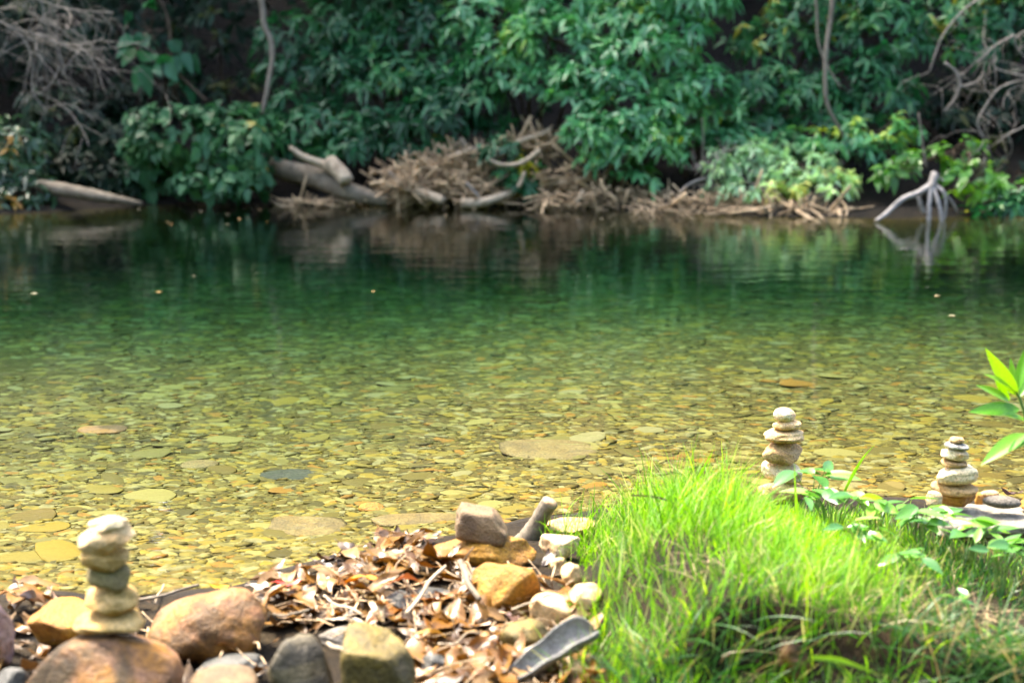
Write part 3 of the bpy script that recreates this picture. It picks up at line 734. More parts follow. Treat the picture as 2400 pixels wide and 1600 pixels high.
shrub('shrub', 'dark shrub in deep shade at the far right edge', [(2270, 280, 12.9, 140, 110), (2400, 200, 12.8, 150, 150), (2150, 250, 13.0, 100, 90), (2330, 400, 12.2, 100, 50)], 'dark', L=0.117, dens=60, sd=19)
shrub('shrub', 'green shrub behind the upper right dead branches', [(2180, 100, 13.0, 140, 110), (2300, 50, 13.0, 150, 90), (2420, 60, 13, 120, 120)], 'teal', L=0.117, dens=60, sd=20)
shrub('shrub', 'small dark plant growing in front of the driftwood pile', [(1150, 350, 12.0, 60, 30), (1175, 420, 11.9, 50, 45), (1200, 385, 12.0, 45, 35)], 'teal', L=0.117, dens=84, sd=21)
shrub('shrub', 'shrub along the shore beyond the left edge', [(-330, 200, 12.6, 250, 220), (-420, 380, 12.2, 220, 90)], 'dark', L=0.122, dens=61, sd=22)
shrub('shrub', 'shrub along the shore beyond the right edge', [(2620, 220, 12.4, 220, 200), (2620, 400, 11.8, 200, 80)], 'teal', L=0.122, dens=61, sd=23)

# understory mass in the shade behind
def undergrowth():
    sp = Soup()
    n = 6500
    X = rng.uniform(-9.5, 9.5, n); Y = rng.uniform(13.6, 18.5, n)
    Z = height(X, Y) + rng.random(n) ** .8 * 3.8
    gap = ((np.abs(X - (-2.35)) < .35) | (np.abs(X - 2.05) < .3)) & (Y < 15)
    P = np.stack([X, Y, Z], -1)[~gap]
    N = norm(rng.normal(size=(len(P), 3)) * .6 + np.array([0, -.7, .4]))
    sp.add(*rosettes(P, N, 6, .20, .34, .4, blade=leaf_lite))
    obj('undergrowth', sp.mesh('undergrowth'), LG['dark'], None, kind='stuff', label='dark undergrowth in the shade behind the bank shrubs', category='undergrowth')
undergrowth()

# tall trees behind: trunks in the shade, crowns above the picture that shade the far bank
def tree(label, x, y, hgt, cr, kind, sd, tr=.13):
    root = np.array([x, y, hz(x, y)])
    e = thing('forest_tree', label, 'tree', root, 'tall trees of the forest edge')
    rr = np.random.default_rng(sd)
    top = root + np.array([rr.normal() * .4, -.2, hgt])
    tb = Soup(); sp = Soup()
    tb.add(*tube([root - [0, 0, .2], root * .65 + top * .35 + rr.normal(size=3) * .15, root * .3 + top * .7, top], tr, .03, 9, 6, .04, sd))
    for i in range(11):
        f = rr.uniform(.28, 1.0)
        s0 = root + (top - root) * f
        a = rr.uniform(0, 6.28)
        end = s0 + np.array([math.cos(a) * cr * .75, math.sin(a) * cr * .6 - .3, rr.uniform(-.2, 1.0)])
        tb.add(*tube([s0, (s0 + end) / 2 + [0, 0, .25], end], .04, .012, 6, 4, .03, i))
        P, N = lobe_points(end, np.array([1, .9, .65]) * cr * rr.uniform(.4, .6), 15, sd * 20 + i, back=2, low=-2)
        sp.add(*rosettes(P, N, 6, .26, .36, .4, blade=leaf_lite))
    obj('trunk', tb.mesh('trunk', root), M_bark, e)
    obj('crown', sp.mesh('crown', root), LG[kind], e)
for i, (lab, x, y, h_, c_) in enumerate([
    ('tall tree behind the dead twigs at upper left, crown above the picture', -4.6, 16.0, 7.5, 2.4),
    ('tree with brown trunk in the dark gap just right of the pale liana', -2.05, 16.6, 8.5, 2.4),
    ('tree rising behind the tall leafy shrub in the upper middle', -.4, 16.2, 8.0, 2.4),
    ('tree rising behind the wide bright shrub at top centre', 1.3, 16.8, 9.0, 2.6),
    ('tree in the dark gap at upper right centre', 2.35, 16.0, 7.5, 2.2),
    ('tree rising behind the shrub between the hanging vines', 4.0, 16.6, 8.5, 2.5),
    ('tree behind the upper right dead branches', 5.6, 15.8, 7.5, 2.4),
    ('tree of the forest edge beyond the left end of the picture', -7.2, 15.4, 8, 2.8),
    ('tree of the forest edge farther beyond the left end of the picture', -10.5, 14.6, 8.5, 3.0),
    ('tree of the forest edge beyond the right end of the picture', 8.2, 15.6, 8, 2.8),
    ('tree of the second row behind the left forest edge', -3.3, 18.0, 11, 3.2),
    ('tree of the second row behind the middle forest edge', .6, 18.5, 11, 3.2),
    ('tree of the second row behind the right forest edge', 4.6, 18.2, 11, 3.2)]):
    tree(lab, x, y, h_ * .78, c_ * .95, ['dark', 'teal'][i % 2], 300 + i, .10 + .02 * (i % 3))

# ------------------------------------------------------------------ lianas, logs, driftwood, roots, dead branches
def stick(name, label, pts, r0, r1, mat, cat='branch', sides=8, knob=.05, seed=0, cut=None, group=None, radii=None):
    pts = np.asarray(pts, float)
    base = pts[0]
    V, T, Q = tube(pts - base, r0, r1, sides, 6, knob, seed, radii)
    o = obj(name, mesh_np(name, V, T, Q), mat, None, base, label=label, category=cat)
    if group: o['group'] = group
    return o
def opts(lst, Y): return [o_at(p[0], p[1], p[2] if len(p) > 2 else Y) for p in lst]
stick('liana', 'pale wavy liana hanging in front of the dark gap left of centre', opts([(590, -60), (603, 20), (607, 60), (622, 95), (625, 140), (618, 180), (612, 215), (602, 262)], 12.4), .028, .018, M_palebark, 'liana', seed=1)
stick('liana', 'dark brown branch slanting below the heart-leaved vine', opts([(350, -30), (385, 40), (400, 150), (440, 200), (475, 232)], 12.5), .016, .012, M_bark, 'liana', seed=2)
stick('liana', 'brown liana curving down through the right shrubs', opts([(1918, -50), (1908, 40), (1898, 110), (1895, 180), (1900, 240), (1925, 290), (1945, 325)], 11.9), .022, .014, M_palebark, 'liana', seed=3)
stick('liana', 'thin straight liana left of the curving brown one', opts([(1870, -50), (1876, 30), (1880, 100), (1905, 160), (1930, 200)], 12.0), .012, .008, M_palebark, 'liana', seed=4)
stick('liana', 'thin upright stem behind the pale low shrub', opts([(1612, 270), (1615, 310), (1614, 350), (1610, 420)], 11.85), .007, .008, M_palebark, 'liana', seed=5)
stick('liana', 'forked brown twig in the dark hollow right of the bright layered shrub', opts([(1478, 175), (1485, 205), (1495, 230), (1492, 265)], 11.9), .012, .02, M_palebark, 'liana', seed=6)
stick('liana', 'stem leading down to the bleached root stump', opts([(2110, 260), (2118, 320), (2127, 385)], 11.4), .006, .010, M_palebark, 'liana', seed=7)

stick('fallen_log', 'short grey log at the left shore tapering into the water', opts([(90, 425, 11.75), (170, 440, 11.6), (250, 455, 11.5), (325, 468, 11.45)], 11.6), .1, .03, M_log, 'log', 16, .06, 11, radii=[.05, .056, .05, .036, .018])
stick('fallen_log', 'long smooth grey log sloping into the water left of the driftwood', opts([(560, 365, 12.4), (640, 388, 12.25), (730, 410, 12.1), (800, 440, 11.95), (890, 462, 11.9)], 12), .1, .05, M_log, 'log', 16, .05, 12, radii=[.075, .085, .09, .08, .055])
e = thing('broken_branch', 'broken forked branch with sawn end lying on the long log', 'branch', o_at(735, 370, 12.0))
base = np.array(e.location)
V, T, Q = tube(np.array(opts([(665, 338), (700, 362), (745, 378), (772, 385)], 12.0)) - base, .02, .05, 8, 5, .06, 3); obj('limb', mesh_np('limb', V, T, Q), M_drift, e)
V, T, Q = tube(np.array(opts([(755, 372, 11.97), (780, 395, 11.9), (797, 418, 11.85)], 12.0)) - base, .07, .065, 10, 4, .04, 4); obj('stub', mesh_np('stub', V, T, Q), M_drift, e)
stick('driftwood_branch', 'curved grey branch lying in the water at the right end of the driftwood', opts([(1060, 468, 11.75), (1100, 466, 11.72), (1140, 456, 11.75), (1185, 438, 11.85)], 11.8), .05, .03, M_drift, 'driftwood', seed=21)
stick('driftwood_branch', 'stubby pale log end sticking out of the driftwood pile', opts([(955, 440, 11.85), (990, 450, 11.78), (1018, 462, 11.72)], 11.8), .045, .04, M_drift, 'driftwood', 10, seed=22)
stick('driftwood_branch', 'curled bare branch with upturned end above the driftwood', opts([(1125, 368), (1150, 378), (1185, 378), (1215, 365), (1240, 345)], 11.8), .014, .026, M_drift, 'driftwood', seed=23)
stick('driftwood_branch', 'thick grey weathered stump piece at the top of the driftwood pile', opts([(1030, 372, 12.1), (1065, 360, 12.1), (1105, 345, 12.1)], 12.1), .07, .05, M_log, 'driftwood', 10, .12, seed=24)
stick('driftwood_branch', 'grey prong standing on the weathered stump piece', opts([(1075, 352), (1068, 335), (1058, 318)], 12.0), .035, .022, M_log, 'driftwood', seed=25)
stick('driftwood_branch', 'pale flat prong pointing left from the weathered stump', opts([(1085, 342), (1060, 352), (1032, 360)], 11.95), .025, .012, M_drift, 'driftwood', seed=26)
stick('driftwood_branch', 'tan branch lying high in the foliage right of the stump piece', opts([(1185, 330), (1215, 318), (1245, 310), (1265, 296)], 12.05), .03, .02, M_drift, 'driftwood', seed=27)
stick('driftwood_branch', 'short pale stick pointing down below the curled branch', opts([(1205, 395), (1198, 415), (1190, 430)], 11.75), .014, .018, M_drift, 'driftwood', seed=28)
stick('driftwood_branch', 'thin stick leaning up at the left end of the driftwood', opts([(895, 395), (910, 412), (922, 428)], 11.9), .010, .012, M_deadtwig, 'driftwood', seed=29)
stick('driftwood_branch', 'slim grey stick slanting across the right of the pile', opts([(1070, 420), (1085, 435), (1100, 452)], 11.7), .012, .012, M_deadtwig, 'driftwood', seed=30)
stick('driftwood_branch', 'grey branch slanting up from the pale sandy shore', opts([(1550, 470, 11.5), (1565, 440, 11.55), (1590, 420, 11.6), (1640, 405, 11.7)], 11.6), .012, .012, M_deadtwig, 'driftwood', seed=31)
stick('driftwood_branch', 'short pale post of driftwood at the waterline under the bright shrub', opts([(1322, 482, 11.7), (1330, 455, 11.7), (1340, 438, 11.75)], 11.7), .022, .018, M_drift, 'driftwood', seed=32)
stick('driftwood_branch', 'long tan branch lying along the shore under the bright shrub', opts([(1245, 425, 11.95), (1300, 418, 11.9), (1360, 405, 11.95)], 11.9), .022, .018, M_drift, 'driftwood', seed=33)

def debris(name, label, spots, n, seed):
    """flood debris of twigs and bark strips, too many to count"""
    rr = np.random.default_rng(seed); sp = Soup()
    w = np.array([s[3] * s[4] for s in spots], float); w /= w.sum()
    for i in range(n):
        px, py, Y, rx, rz = spots[rr.choice(len(spots), p=w)]
        a, q = rr.uniform(0, 6.28), math.sqrt(rr.random())
        c = o_at(px + math.cos(a) * q * rx, py + math.sin(a) * q * rz, Y + rr.normal() * .08)
        g = max(hz(c[0], c[1]), 0)
        c[2] = max(c[2], g + .01)
        L = rr.uniform(.05, .30) * (.6 if rr.random() < .6 else 1)
        d = norm(np.array([rr.normal(), rr.normal() * .7, rr.normal() * .55]))
        r = rr.uniform(.004, .012) * (1.7 if rr.random() < .12 else 1)
        sp.add(*tube([c - d * L, c + rr.normal(size=3) * L * .12, c + d * L], r, r * .6, 5, 2, .1, i), rr.random())
    obj(name, sp.mesh(name), M_driftmass, None, kind='stuff', label=label, category='debris')
debris('driftwood_debris', 'pile of tangled twigs and bark washed against the far bank', [(960, 440, 11.95, 100, 30), (1030, 415, 12.0, 80, 40), (1110, 445, 11.9, 70, 25), (1080, 370, 12.1, 50, 30), (1230, 335, 12.15, 55, 35), (1000, 400, 12.05, 90, 45)], 900, 41)
debris('driftwood_debris', 'tangle of twigs on the bank under the bright layered shrub', [(1300, 420, 11.95, 90, 40), (1320, 465, 11.75, 100, 18), (1420, 455, 11.75, 110, 25)], 230, 42)
debris('shore_debris', 'pale twig and leaf debris along the right waterline', [(1600, 488, 11.45, 160, 8), (1820, 488, 11.3, 170, 8), (1650, 465, 11.55, 120, 14)], 230, 43)
debris('shore_debris', 'dark wet debris along the waterline below the long grey log', [(740, 466, 12.0, 100, 10)], 60, 44)

# bleached root stump at the right
re_ = thing('root_stump', 'bleached spidery root stump standing in the water at right', 'root stump', on(2130 * S, 505 * S, 0))
rb = np.array(re_.location); Yr = rb[1]
def rootleg(pts, r, sd):
    P = [o_at(a, b, Yr + dy) for a, b, dy in pts]
    V, T, Q = tube(np.array(P) - rb, r[0], r[-1], 9, 5, .13, sd, radii=r); obj('root', mesh_np('root', V, T, Q), M_root, re_)
rootleg([(2143, 395, .1), (2146, 405, .08), (2142, 420, .05), (2137, 432, .02)], [0.0158, 0.0360, 0.0324, 0.0216], 1)
rootleg([(2140, 425, .05), (2105, 445, 0), (2070, 460, -.05), (2040, 487, -.1), (2012, 508, -.15)], [0.0252, 0.0230, 0.0216, 0.0187, 0.0144], 2)
rootleg([(2135, 425, .05), (2115, 445, .1), (2085, 455, .12)], [0.0158, 0.0130, 0.0086], 3)
rootleg([(2138, 428, .03), (2136, 450, 0), (2134, 480, -.03), (2133, 512, -.05)], [0.0202, 0.0187, 0.0173, 0.0144], 4)
rootleg([(2142, 428, .03), (2152, 455, -.02), (2160, 485, -.04), (2162, 510, -.05)], [0.0173, 0.0158, 0.0158, 0.0130], 5)
rootleg([(2146, 425, .05), (2166, 440, 0), (2172, 465, 0), (2170, 495, 0), (2166, 508, 0)], [0.0144, 0.0130, 0.0130, 0.0115, 0.0101], 6)
rootleg([(2110, 452, .1), (2114, 470, .1), (2122, 490, .1)], [0.0173, 0.0187, 0.0130], 7)
rootleg([(2150, 425, .15), (2180, 455, .2), (2200, 490, .25)], [0.0115, 0.0101, 0.0086], 8)
rootleg([(2146, 400, .1), (2160, 412, .12), (2168, 415, .12)], [0.0144, 0.0101, 0.0043], 9)

# dead branches with curling twigs
def dead_branch(label, limbs, ntw, Y, sd, twl, spread, radii=(.009, .004)):
    rr = np.random.default_rng(sd)
    allp = [np.array(opts(l, Y)) for l in limbs]
    base = allp[0][0]
    e = thing('dead_branch', label, 'branch', base)
    for i, P in enumerate(allp):
        V, T, Q = tube(P - base, radii[0], radii[1], 7, 5, .05, i); obj('limb', mesh_np('limb', V, T, Q), M_deadtwig, e)
    sp = Soup()
    for k in range(ntw):
        P = catmull(allp[rr.integers(len(allp))], 5)
        s = P[rr.integers(len(P))]
        d = norm(np.array([rr.normal() + spread[0], rr.normal() * .6, rr.normal() * .6 + spread[1]]))
        L = rr.uniform(.3, 1) * twl
        bend = rr.normal(size=3) * .5 + np.array([0, 0, -.35])
        pts = [s]; dd = d
        for j in range(5):
            dd = norm(dd + bend * .35 + rr.normal(size=3) * .18); pts.append(pts[-1] + dd * L / 5)
        r = rr.uniform(.0018, .004)
        sp.add(*tube(np.array(pts) - base, r, r * .45, 5, 3, 0, k))
        for q in range(3):
            j = rr.integers(1, 5); s2 = np.array(pts[j]); d2 = norm(dd + rr.normal(size=3) * .8)
            sp.add(*tube(np.array([s2, s2 + d2 * L * .2 + rr.normal(size=3) * .02, s2 + d2 * L * .4 + [0, 0, -.03]]) - base, r * .6, r * .3, 4, 3, 0, q))
    obj('twigs', sp.mesh('twigs'), M_deadtwig, e)
    return e
dead_branch('thicket of dead grey curling twigs at the upper left corner', [
    [(-120, -40), (-20, 40), (80, 80), (115, 85), (140, 130), (150, 180)], [(80, 78), (130, 100), (200, 100), (240, 88)],
    [(-80, 20), (20, 60), (60, 100), (75, 150), (75, 210), (110, 260)], [(-60, -40), (60, -10), (150, 20), (260, 30)], [(0, -60), (90, 0), (95, 50), (60, 80)]], 80, 11.3, 51, .8, (.5, -.05))
dead_branch('bare grey branches drooping at the upper right corner', [
    [(2330, -40), (2230, 10), (2170, 75), (2150, 120), (2135, 165)], [(2480, 150), (2390, 175), (2330, 170), (2285, 155), (2290, 130)],
    [(2480, 150), (2380, 178), (2300, 200), (2260, 250), (2245, 285), (2260, 320), (2245, 350)], [(2480, 20), (2380, 60), (2330, 95), (2370, 150)],
    [(2470, 100), (2400, 170), (2370, 220), (2365, 280), (2300, 315)], [(2330, 80), (2280, 110), (2245, 150)]], 45, 11.4, 52, .6, (-.3, -.1), (.009, .0045))
dead_branch('thin curved dead twig looping left of the upper right branches', [[(2170, 145), (2195, 165), (2205, 195), (2190, 230), (2170, 255)], [(2205, 200), (2240, 190), (2262, 165)]], 6, 11.6, 53, .3, (0, 0), (.012, .008))
dead_branch('grey wispy dead twigs over the pale low shrub', [[(1630, 430), (1640, 390), (1650, 350)], [(1890, 470), (1905, 430), (1920, 390)], [(1780, 470), (1760, 440), (1730, 420)], [(1840, 480), (1870, 450), (1895, 440)]], 90, 11.5, 54, .35, (0, .1), (.007, .004))

# floating specks on the water near the far shore
def floating():
    L_, W_ = .035, .018
    V, T, Q, r = leaf_blades(np.array([[-L_ / 2, 0, .002]]), np.array([[1., 0, 0]]), np.array([[0, 0, 1.]]), L_, W_, -.05, .15)
    me = mesh_np('floating_leaf', V, T, Q)
    me.materials.append(leaf_mat('floating_leaf', [(0, (.35, .28, .16)), (.5, (.45, .40, .28)), (1, (.5, .28, .10))], 0, .5, src='obj'))
    for i in range(60):
        if i < 54: p = on(rng.uniform(150, 2350), 492 + 38 * rng.random() ** 1.6, 0)
        else: p = on(*[(80, 690), (372, 686), (455, 648), (875, 684), (2196, 695), (2230, 742)][i - 54], 0)
        if p[1] > far_y(p[0]) - .03: continue
        o = bpy.data.objects.new('floating_leaf', me); COL.objects.link(o)
        o.location = (p[0], p[1], .001); o.rotation_euler = (0, 0, rng.uniform(0, 6.28)); s = rng.uniform(.5, 1.2); o.scale = (s, s, s)
        o['label'] = 'tiny pale leaf floating on the dark pool water'; o['category'] = 'leaf'; o['group'] = 'tiny leaves floating on the pool'
floating()

# ------------------------------------------------------------------ leaf litter on the near bank
M_litter = leaf_mat('dead_leaf', [(0, (0.044, 0.018, 0.002)), (.15, (0.121, 0.050, 0.003)), (.3, (0.176, 0.087, 0.016)), (.45, (0.209, 0.119, 0.040)), (.6, (0.152, 0.062, 0.002)), (.72, (0.224, 0.140, 0.055)), (.85, (0.206, 0.069, 0.002)), (1, (0.237, 0.168, 0.073))], .12, .38, .5, 'obj', 1.0)
M_littermass = leaf_mat('dead_leaf_mass', [(0, (0.022, 0.011, 0.004)), (.2, (0.065, 0.035, 0.013)), (.45, (0.106, 0.062, 0.025)), (.65, (0.084, 0.043, 0.014)), (.85, (0.127, 0.083, 0.042)), (1, (0.150, 0.072, 0.015))], .12, .42, .5, 'attr', 1.0)
def dead_leaf_mesh(seed, n=8):
    """curled dry leaf: length 1 along x, 5 strips across, wavy margin"""
    rr = np.random.default_rng(seed)
    wr = rr.uniform(.32, .5); cl = rr.uniform(-1.6, 2.6); bend = rr.uniform(-.8, .9); tw = rr.normal() * .6
    us = np.linspace(0, 1, n); vs_ = np.linspace(-1, 1, 5)
    V = []
    ph = rr.uniform(0, 6.28)
    for u in us:
        w = wr * .5 * max(.02, math.sin(math.pi * min(1, u * .93 + .05)) ** .8)
        for v in vs_:
            th = v * w * cl * 2
            y = math.sin(th) / (cl * 2) if abs(cl) > .05 else v * w
            z = (1 - math.cos(th)) / (cl * 2) if abs(cl) > .05 else 0
            z += .02 * math.sin(u * 17 + ph) * abs(v) + .03 * math.sin(v * 3 + u * 9 + ph)
            a = tw * (u - .5)
            y, z = y * math.cos(a) - z * math.sin(a), y * math.sin(a) + z * math.cos(a)
            x = u - .5
            z += bend * (x * x - .08)
            V.append((x, y, z))
    V = np.array(V)
    i = np.arange(n - 1)[:, None] * 5; j = np.arange(4)[None]
    Q = np.stack([i + j, i + j + 1, i + 5 + j + 1, i + 5 + j], -1).reshape(-1, 4)
    sv, sT, sQ = tube(np.array([V[2] + [-.18, 0, -.02], V[2] + [-.05, 0, 0], V[2]]), .012, .016, 4, 2)
    sQ = sQ + len(V); sT = sT + len(V)
    return np.vstack([V, sv]), np.vstack([Q, sQ]), sT
LEAFV = [dead_leaf_mesh(600 + k) for k in range(12)]
LEAFM = []
for V, Q, T in LEAFV:
    me = mesh_np('fallen_leaf', V, T, Q); me.materials.append(M_litter); LEAFM.append(me)
poly = np.array([(560, 1392), (800, 1330), (960, 1270), (1030, 1270), (1100, 1330), (1290, 1330), (1330, 1400), (1360, 1480), (1400, 1590), (1390, 1700), (960, 1700), (960, 1480), (640, 1475), (610, 1420)])
def inside(px, py, P=poly):
    r = False; j = len(P) - 1
    for i in range(len(P)):
        if (P[i][1] > py) != (P[j][1] > py) and px < (P[j][0] - P[i][0]) * (py - P[i][1]) / (P[j][1] - P[i][1]) + P[i][0]: r = not r
        j = i
    return r
NOLEAF = [(1005, 1268, 1240, 1332), (1100, 1290, 1308, 1432), (890, 1065, 1370, 1435), (1168, 1295, 1452, 1540), (334, 630, 1392, 1560), (1262, 1362, 1248, 1318), (742, 925, 1458, 1520)]
def on_rock(px, py): return any(a <= px <= b and c <= py <= d for a, b, c, d in NOLEAF)
def litter():
    n = 0; tries = 0
    while n < 285 and tries < 9000:
        tries += 1
        if tries % 15 == 0: px, py = rng.uniform(-40, 640), rng.uniform(1385, 1600)
        else:
            px, py = rng.uniform(560, 1400), rng.uniform(1260, 1640)
            if not inside(px, py): continue
        if on_rock(px, py): continue
        p = gnd(px, py)
        o = bpy.data.objects.new('fallen_leaf', LEAFM[rng.integers(12)]); COL.objects.link(o); o.parent = near_bank
        s = rng.uniform(.055, .125)
        o.scale = (s, s * rng.uniform(.8, 1.3), s)
        o.location = (p[0], p[1], p[2] + rng.uniform(.006, .045))
        o.rotation_euler = (rng.normal() * .32, rng.normal() * .28, rng.uniform(0, 6.28))
        n += 1
    sp = Soup(); n = 0
    while n < 480:
        if rng.random() < .10: px, py = rng.uniform(-200, 650), rng.uniform(1385, 1640)
        else:
            px, py = rng.uniform(560, 1400), rng.uniform(1260, 1690)
            if not inside(px, py): continue
        if on_rock(px, py): continue
        p = on(px, py, .05); p[2] = hz(p[0], p[1])
        V, Q, T = LEAFV[rng.integers(12)]
        s = rng.uniform(.035, .09)
        M = np.array(Matrix.LocRotScale(Vector((p[0], p[1], p[2] + rng.uniform(0, .03))), Vector((0, 0, 1)).rotation_difference(Vector((rng.normal() * .4, rng.normal() * .4, 1))) @ Matrix.Rotation(rng.uniform(0, 6.28), 3, 'Z').to_quaternion(), Vector((s, s, s))))
        sp.add(V @ M[:3, :3].T + M[:3, 3], T, Q, rng.random()); n += 1
    obj('leaf_litter', sp.mesh('leaf_litter'), M_littermass, near_bank, kind='stuff')
    tw = Soup()
    for i in range(260):
        while True:
            px, py = rng.uniform(300, 1400), rng.uniform(1290, 1640)
            if inside(px, py) or (px < 620 and py > 1395 and rng.random() < .3): break
        p = gnd(px, py, .02 + rng.random() * .02)
        L = rng.uniform(.02, .07); d = norm(np.array([rng.normal(), rng.normal(), rng.normal() * .25]))
        r = rng.uniform(.0008, .0025)
        tw.add(*tube([p - d * L, p + rng.normal(size=3) * .006, p + d * L], r, r * .7, 5, 3, .05, i), rng.random())
    obj('twig_litter', tw.mesh('twig_litter'), M_driftmass, near_bank, kind='stuff')
litter()
def special_leaf(label, px, py, length_px, rot, col, k, tilt=(0, 0), lift=.05, rough=.35):
    p = gnd(px, py, lift)
    m = leaf_mat('leaf_' + label.split()[0] + str(k), [(0, col), (1, col)], .15, rough, .5, 'obj', 1.0)
    me = LEAFM[k].copy(); me.materials.clear(); me.materials.append(m)
    o = obj('fallen_leaf', me, None, None, p, label=label, category='leaf')
    s = length_px * mpp(p[1]); o.scale = (s, s, s); o.rotation_euler = (tilt[0], tilt[1], rot)
special_leaf('red leaf lying at the water edge above the litter', 676, 1362, 62, .2, (.55, .03, .02), 1)
special_leaf('bright orange-yellow leaf peeking over the peaked tan rock', 512, 1374, 55, .6, (.75, .38, .02), 2, (.4, .3), .04)
special_leaf('large pale dry leaf in front of the litter, above the dark veined rock', 830, 1455, 115, -.35, (.50, .42, .33), 3, (-.4, .1), .06)
special_leaf('orange leaf among the litter left of the long orange rock', 850, 1352, 90, .1, (.58, .24, .04), 4, (-.3, 0), .05)
special_leaf('upright brown curled leaf at the left edge of the litter heap', 800, 1362, 70, 1.3, (.34, .16, .06), 5, (.9, .5), .06)
special_leaf('rust-brown leaf curling beside the orange leaf', 955, 1360, 95, .3, (.38, .16, .07), 6, (-.4, .2), .06)
special_leaf('pinkish upright oval leaf below the faceted orange rock', 1198, 1446, 60, 1.9, (.48, .33, .30), 7, (.8, .2), .06)
special_leaf('ochre leaf under the grey slate piece', 1012, 1482, 80, .5, (.42, .26, .08), 8, (-.3, .3), .05)
special_leaf('white dry leaf at the water edge beside the red leaf', 622, 1372, 75, -.1, (.62, .52, .45), 9, (-.3, 0), .04)
special_leaf('dark brown pointed leaf standing behind the left cairn', 72, 1392, 60, 1.2, (.14, .09, .06), 10, (1.2, .3), .05)
special_leaf('tan pointed leaf standing left of the left cairn', 122, 1392, 62, 2.2, (.40, .25, .17), 11, (1.0, -.4), .05)
special_leaf('dark purple curled leaf behind the grey oval stone at right', 2372, 1152, 60, .2, (.10, .06, .06), 0, (-.5, .2), .03)
special_leaf('tan curled leaf left of the long orange rock', 1005, 1262, 55, 1.0, (.42, .27, .2), 1, (.9, .3), .04)
special_leaf('pale green leaf floating beside the litter edge', 945, 1290, 55, .05, (.45, .50, .32), 2, (0, 0), .01)

def gstick(label, a, b, r, mat, lift=.03, seed=0, bend=.004, lb=None):
    p, q = gnd(*a, lift), gnd(*b, lift if lb is None else lb)
    rr = np.random.default_rng(seed)
    mids = [p + (q - p) * t + rr.normal(size=3) * bend for t in (.33, .66)]
    stick('twig', label, [p] + mids + [q], r, r * .8, mat, 'twig', 7, .06, seed)
gstick('pale pinkish stick lying across the leaf litter', (952, 1438), (1044, 1326), .0045, M_drift, .06, 1)
gstick('grey stick leaning on the orange faceted rock', (1078, 1316), (1124, 1404), .0075, M_log, .07, 2)
gstick('dark twig pointing at the water above the peaked tan rock', (324, 1406), (466, 1370), .004, M_log, .03, 3)
gstick('short pale upright twig right of the left cairn', (364, 1412), (384, 1368), .0025, M_drift, .02, 4, .002)
gstick('pale stub lying between the veined rock and the olive block', (768, 1508), (820, 1530), .005, M_drift, .10, 5, .002)
gstick('thin straw twig left of the olive-orange rock', (1028, 1508), (1130, 1482), .0025, M_drift, .06, 6)
gstick('thin twig along the lower rim of the faceted orange rock', (1200, 1428), (1284, 1392), .003, M_drift, .07, 7)
gstick('grey twig in the litter above the veined rock', (640, 1438), (725, 1428), .003, M_log, .05, 8)
gstick('brown twig crossing the litter above the large pale leaf', (760, 1395), (850, 1440), .003, M_drift, .06, 9)
# upright broken stick with pale end
se = thing('broken_stick', 'upright broken stick with pale snapped end beside the square stone', 'stick', gnd(1238, 1270))
sb = np.array(se.location); Ys = 3.42
P = np.array([at(1232, 1275, Ys), at(1245, 1250, Ys), at(1262, 1222, Ys), at(1280, 1190, Ys - .01), at(1289, 1176, Ys - .015)]) - sb
V, T, Q = tube(P, .03, .02, 14, 5, .03, 5, radii=[.030, .026, .022, .021, .022]); obj('stem', mesh_np('stem', V, T, Q), M_log, se)
V, T, Q = tube(np.array([P[-1] - (P[-1] - P[-2]) * .1, P[-1] + (P[-1] - P[-2]) * .22]), .0195, .0165, 14, 1, .07, 6); obj('snapped_end', mesh_np('snapped_end', V, T, Q), M_cut, se)
V, T, Q = tube(np.array([at(1222, 1262, Ys), at(1206, 1270, Ys), at(1190, 1285, Ys)]) - sb, .016, .009, 8, 4, .06, 7); obj('side_root', mesh_np('side_root', V, T, Q), M_log, se)

# curled bark sheath, lower middle
def bark():
    A, B = at(1175, 1612, 2.52), at(1398, 1482, 2.62)
    ax = norm(B - A); L = np.linalg.norm(B - A)
    up = norm(np.array([-.45, -.45, .8])); up = norm(up - ax * (up @ ax)); sd_ = np.cross(ax, up)
    n, k = 26, 13
    V = []
    for i in range(n):
        t = i / (n - 1)
        r = (.012 + .026 * t ** .8) * (1 if t < .80 else math.sqrt(max(.02, 1 - ((t - .80) / .205) ** 2)))
        for j in range(k):
            a = R(-95 + 190 * j / (k - 1))
            V.append(A + ax * (L * t) + sd_ * (math.sin(a) * r) + up * (r * 1.0 - math.cos(a) * r * 1.0 + .002 * math.sin(t * 21 + j)))
    V = np.array(V)
    i = np.arange(n - 1)[:, None] * k; j = np.arange(k - 1)[None]
    Q = np.stack([i + j, i + j + 1, i + k + j + 1, i + k + j], -1).reshape(-1, 4)
    c = V.mean(0)
    m = wood_mat('grey_bark_sheath', (.19, .185, .17), (.28, .27, .25), (.07, .07, .062), 60, .45)
    o = obj('bark_piece', mesh_np('bark_piece', V - c, None, Q), m, None, c, label='grey curled trough-shaped bark piece at the foot of the grass', category='bark')
    md = o.modifiers.new('thick', 'SOLIDIFY'); md.thickness = .003
bark()

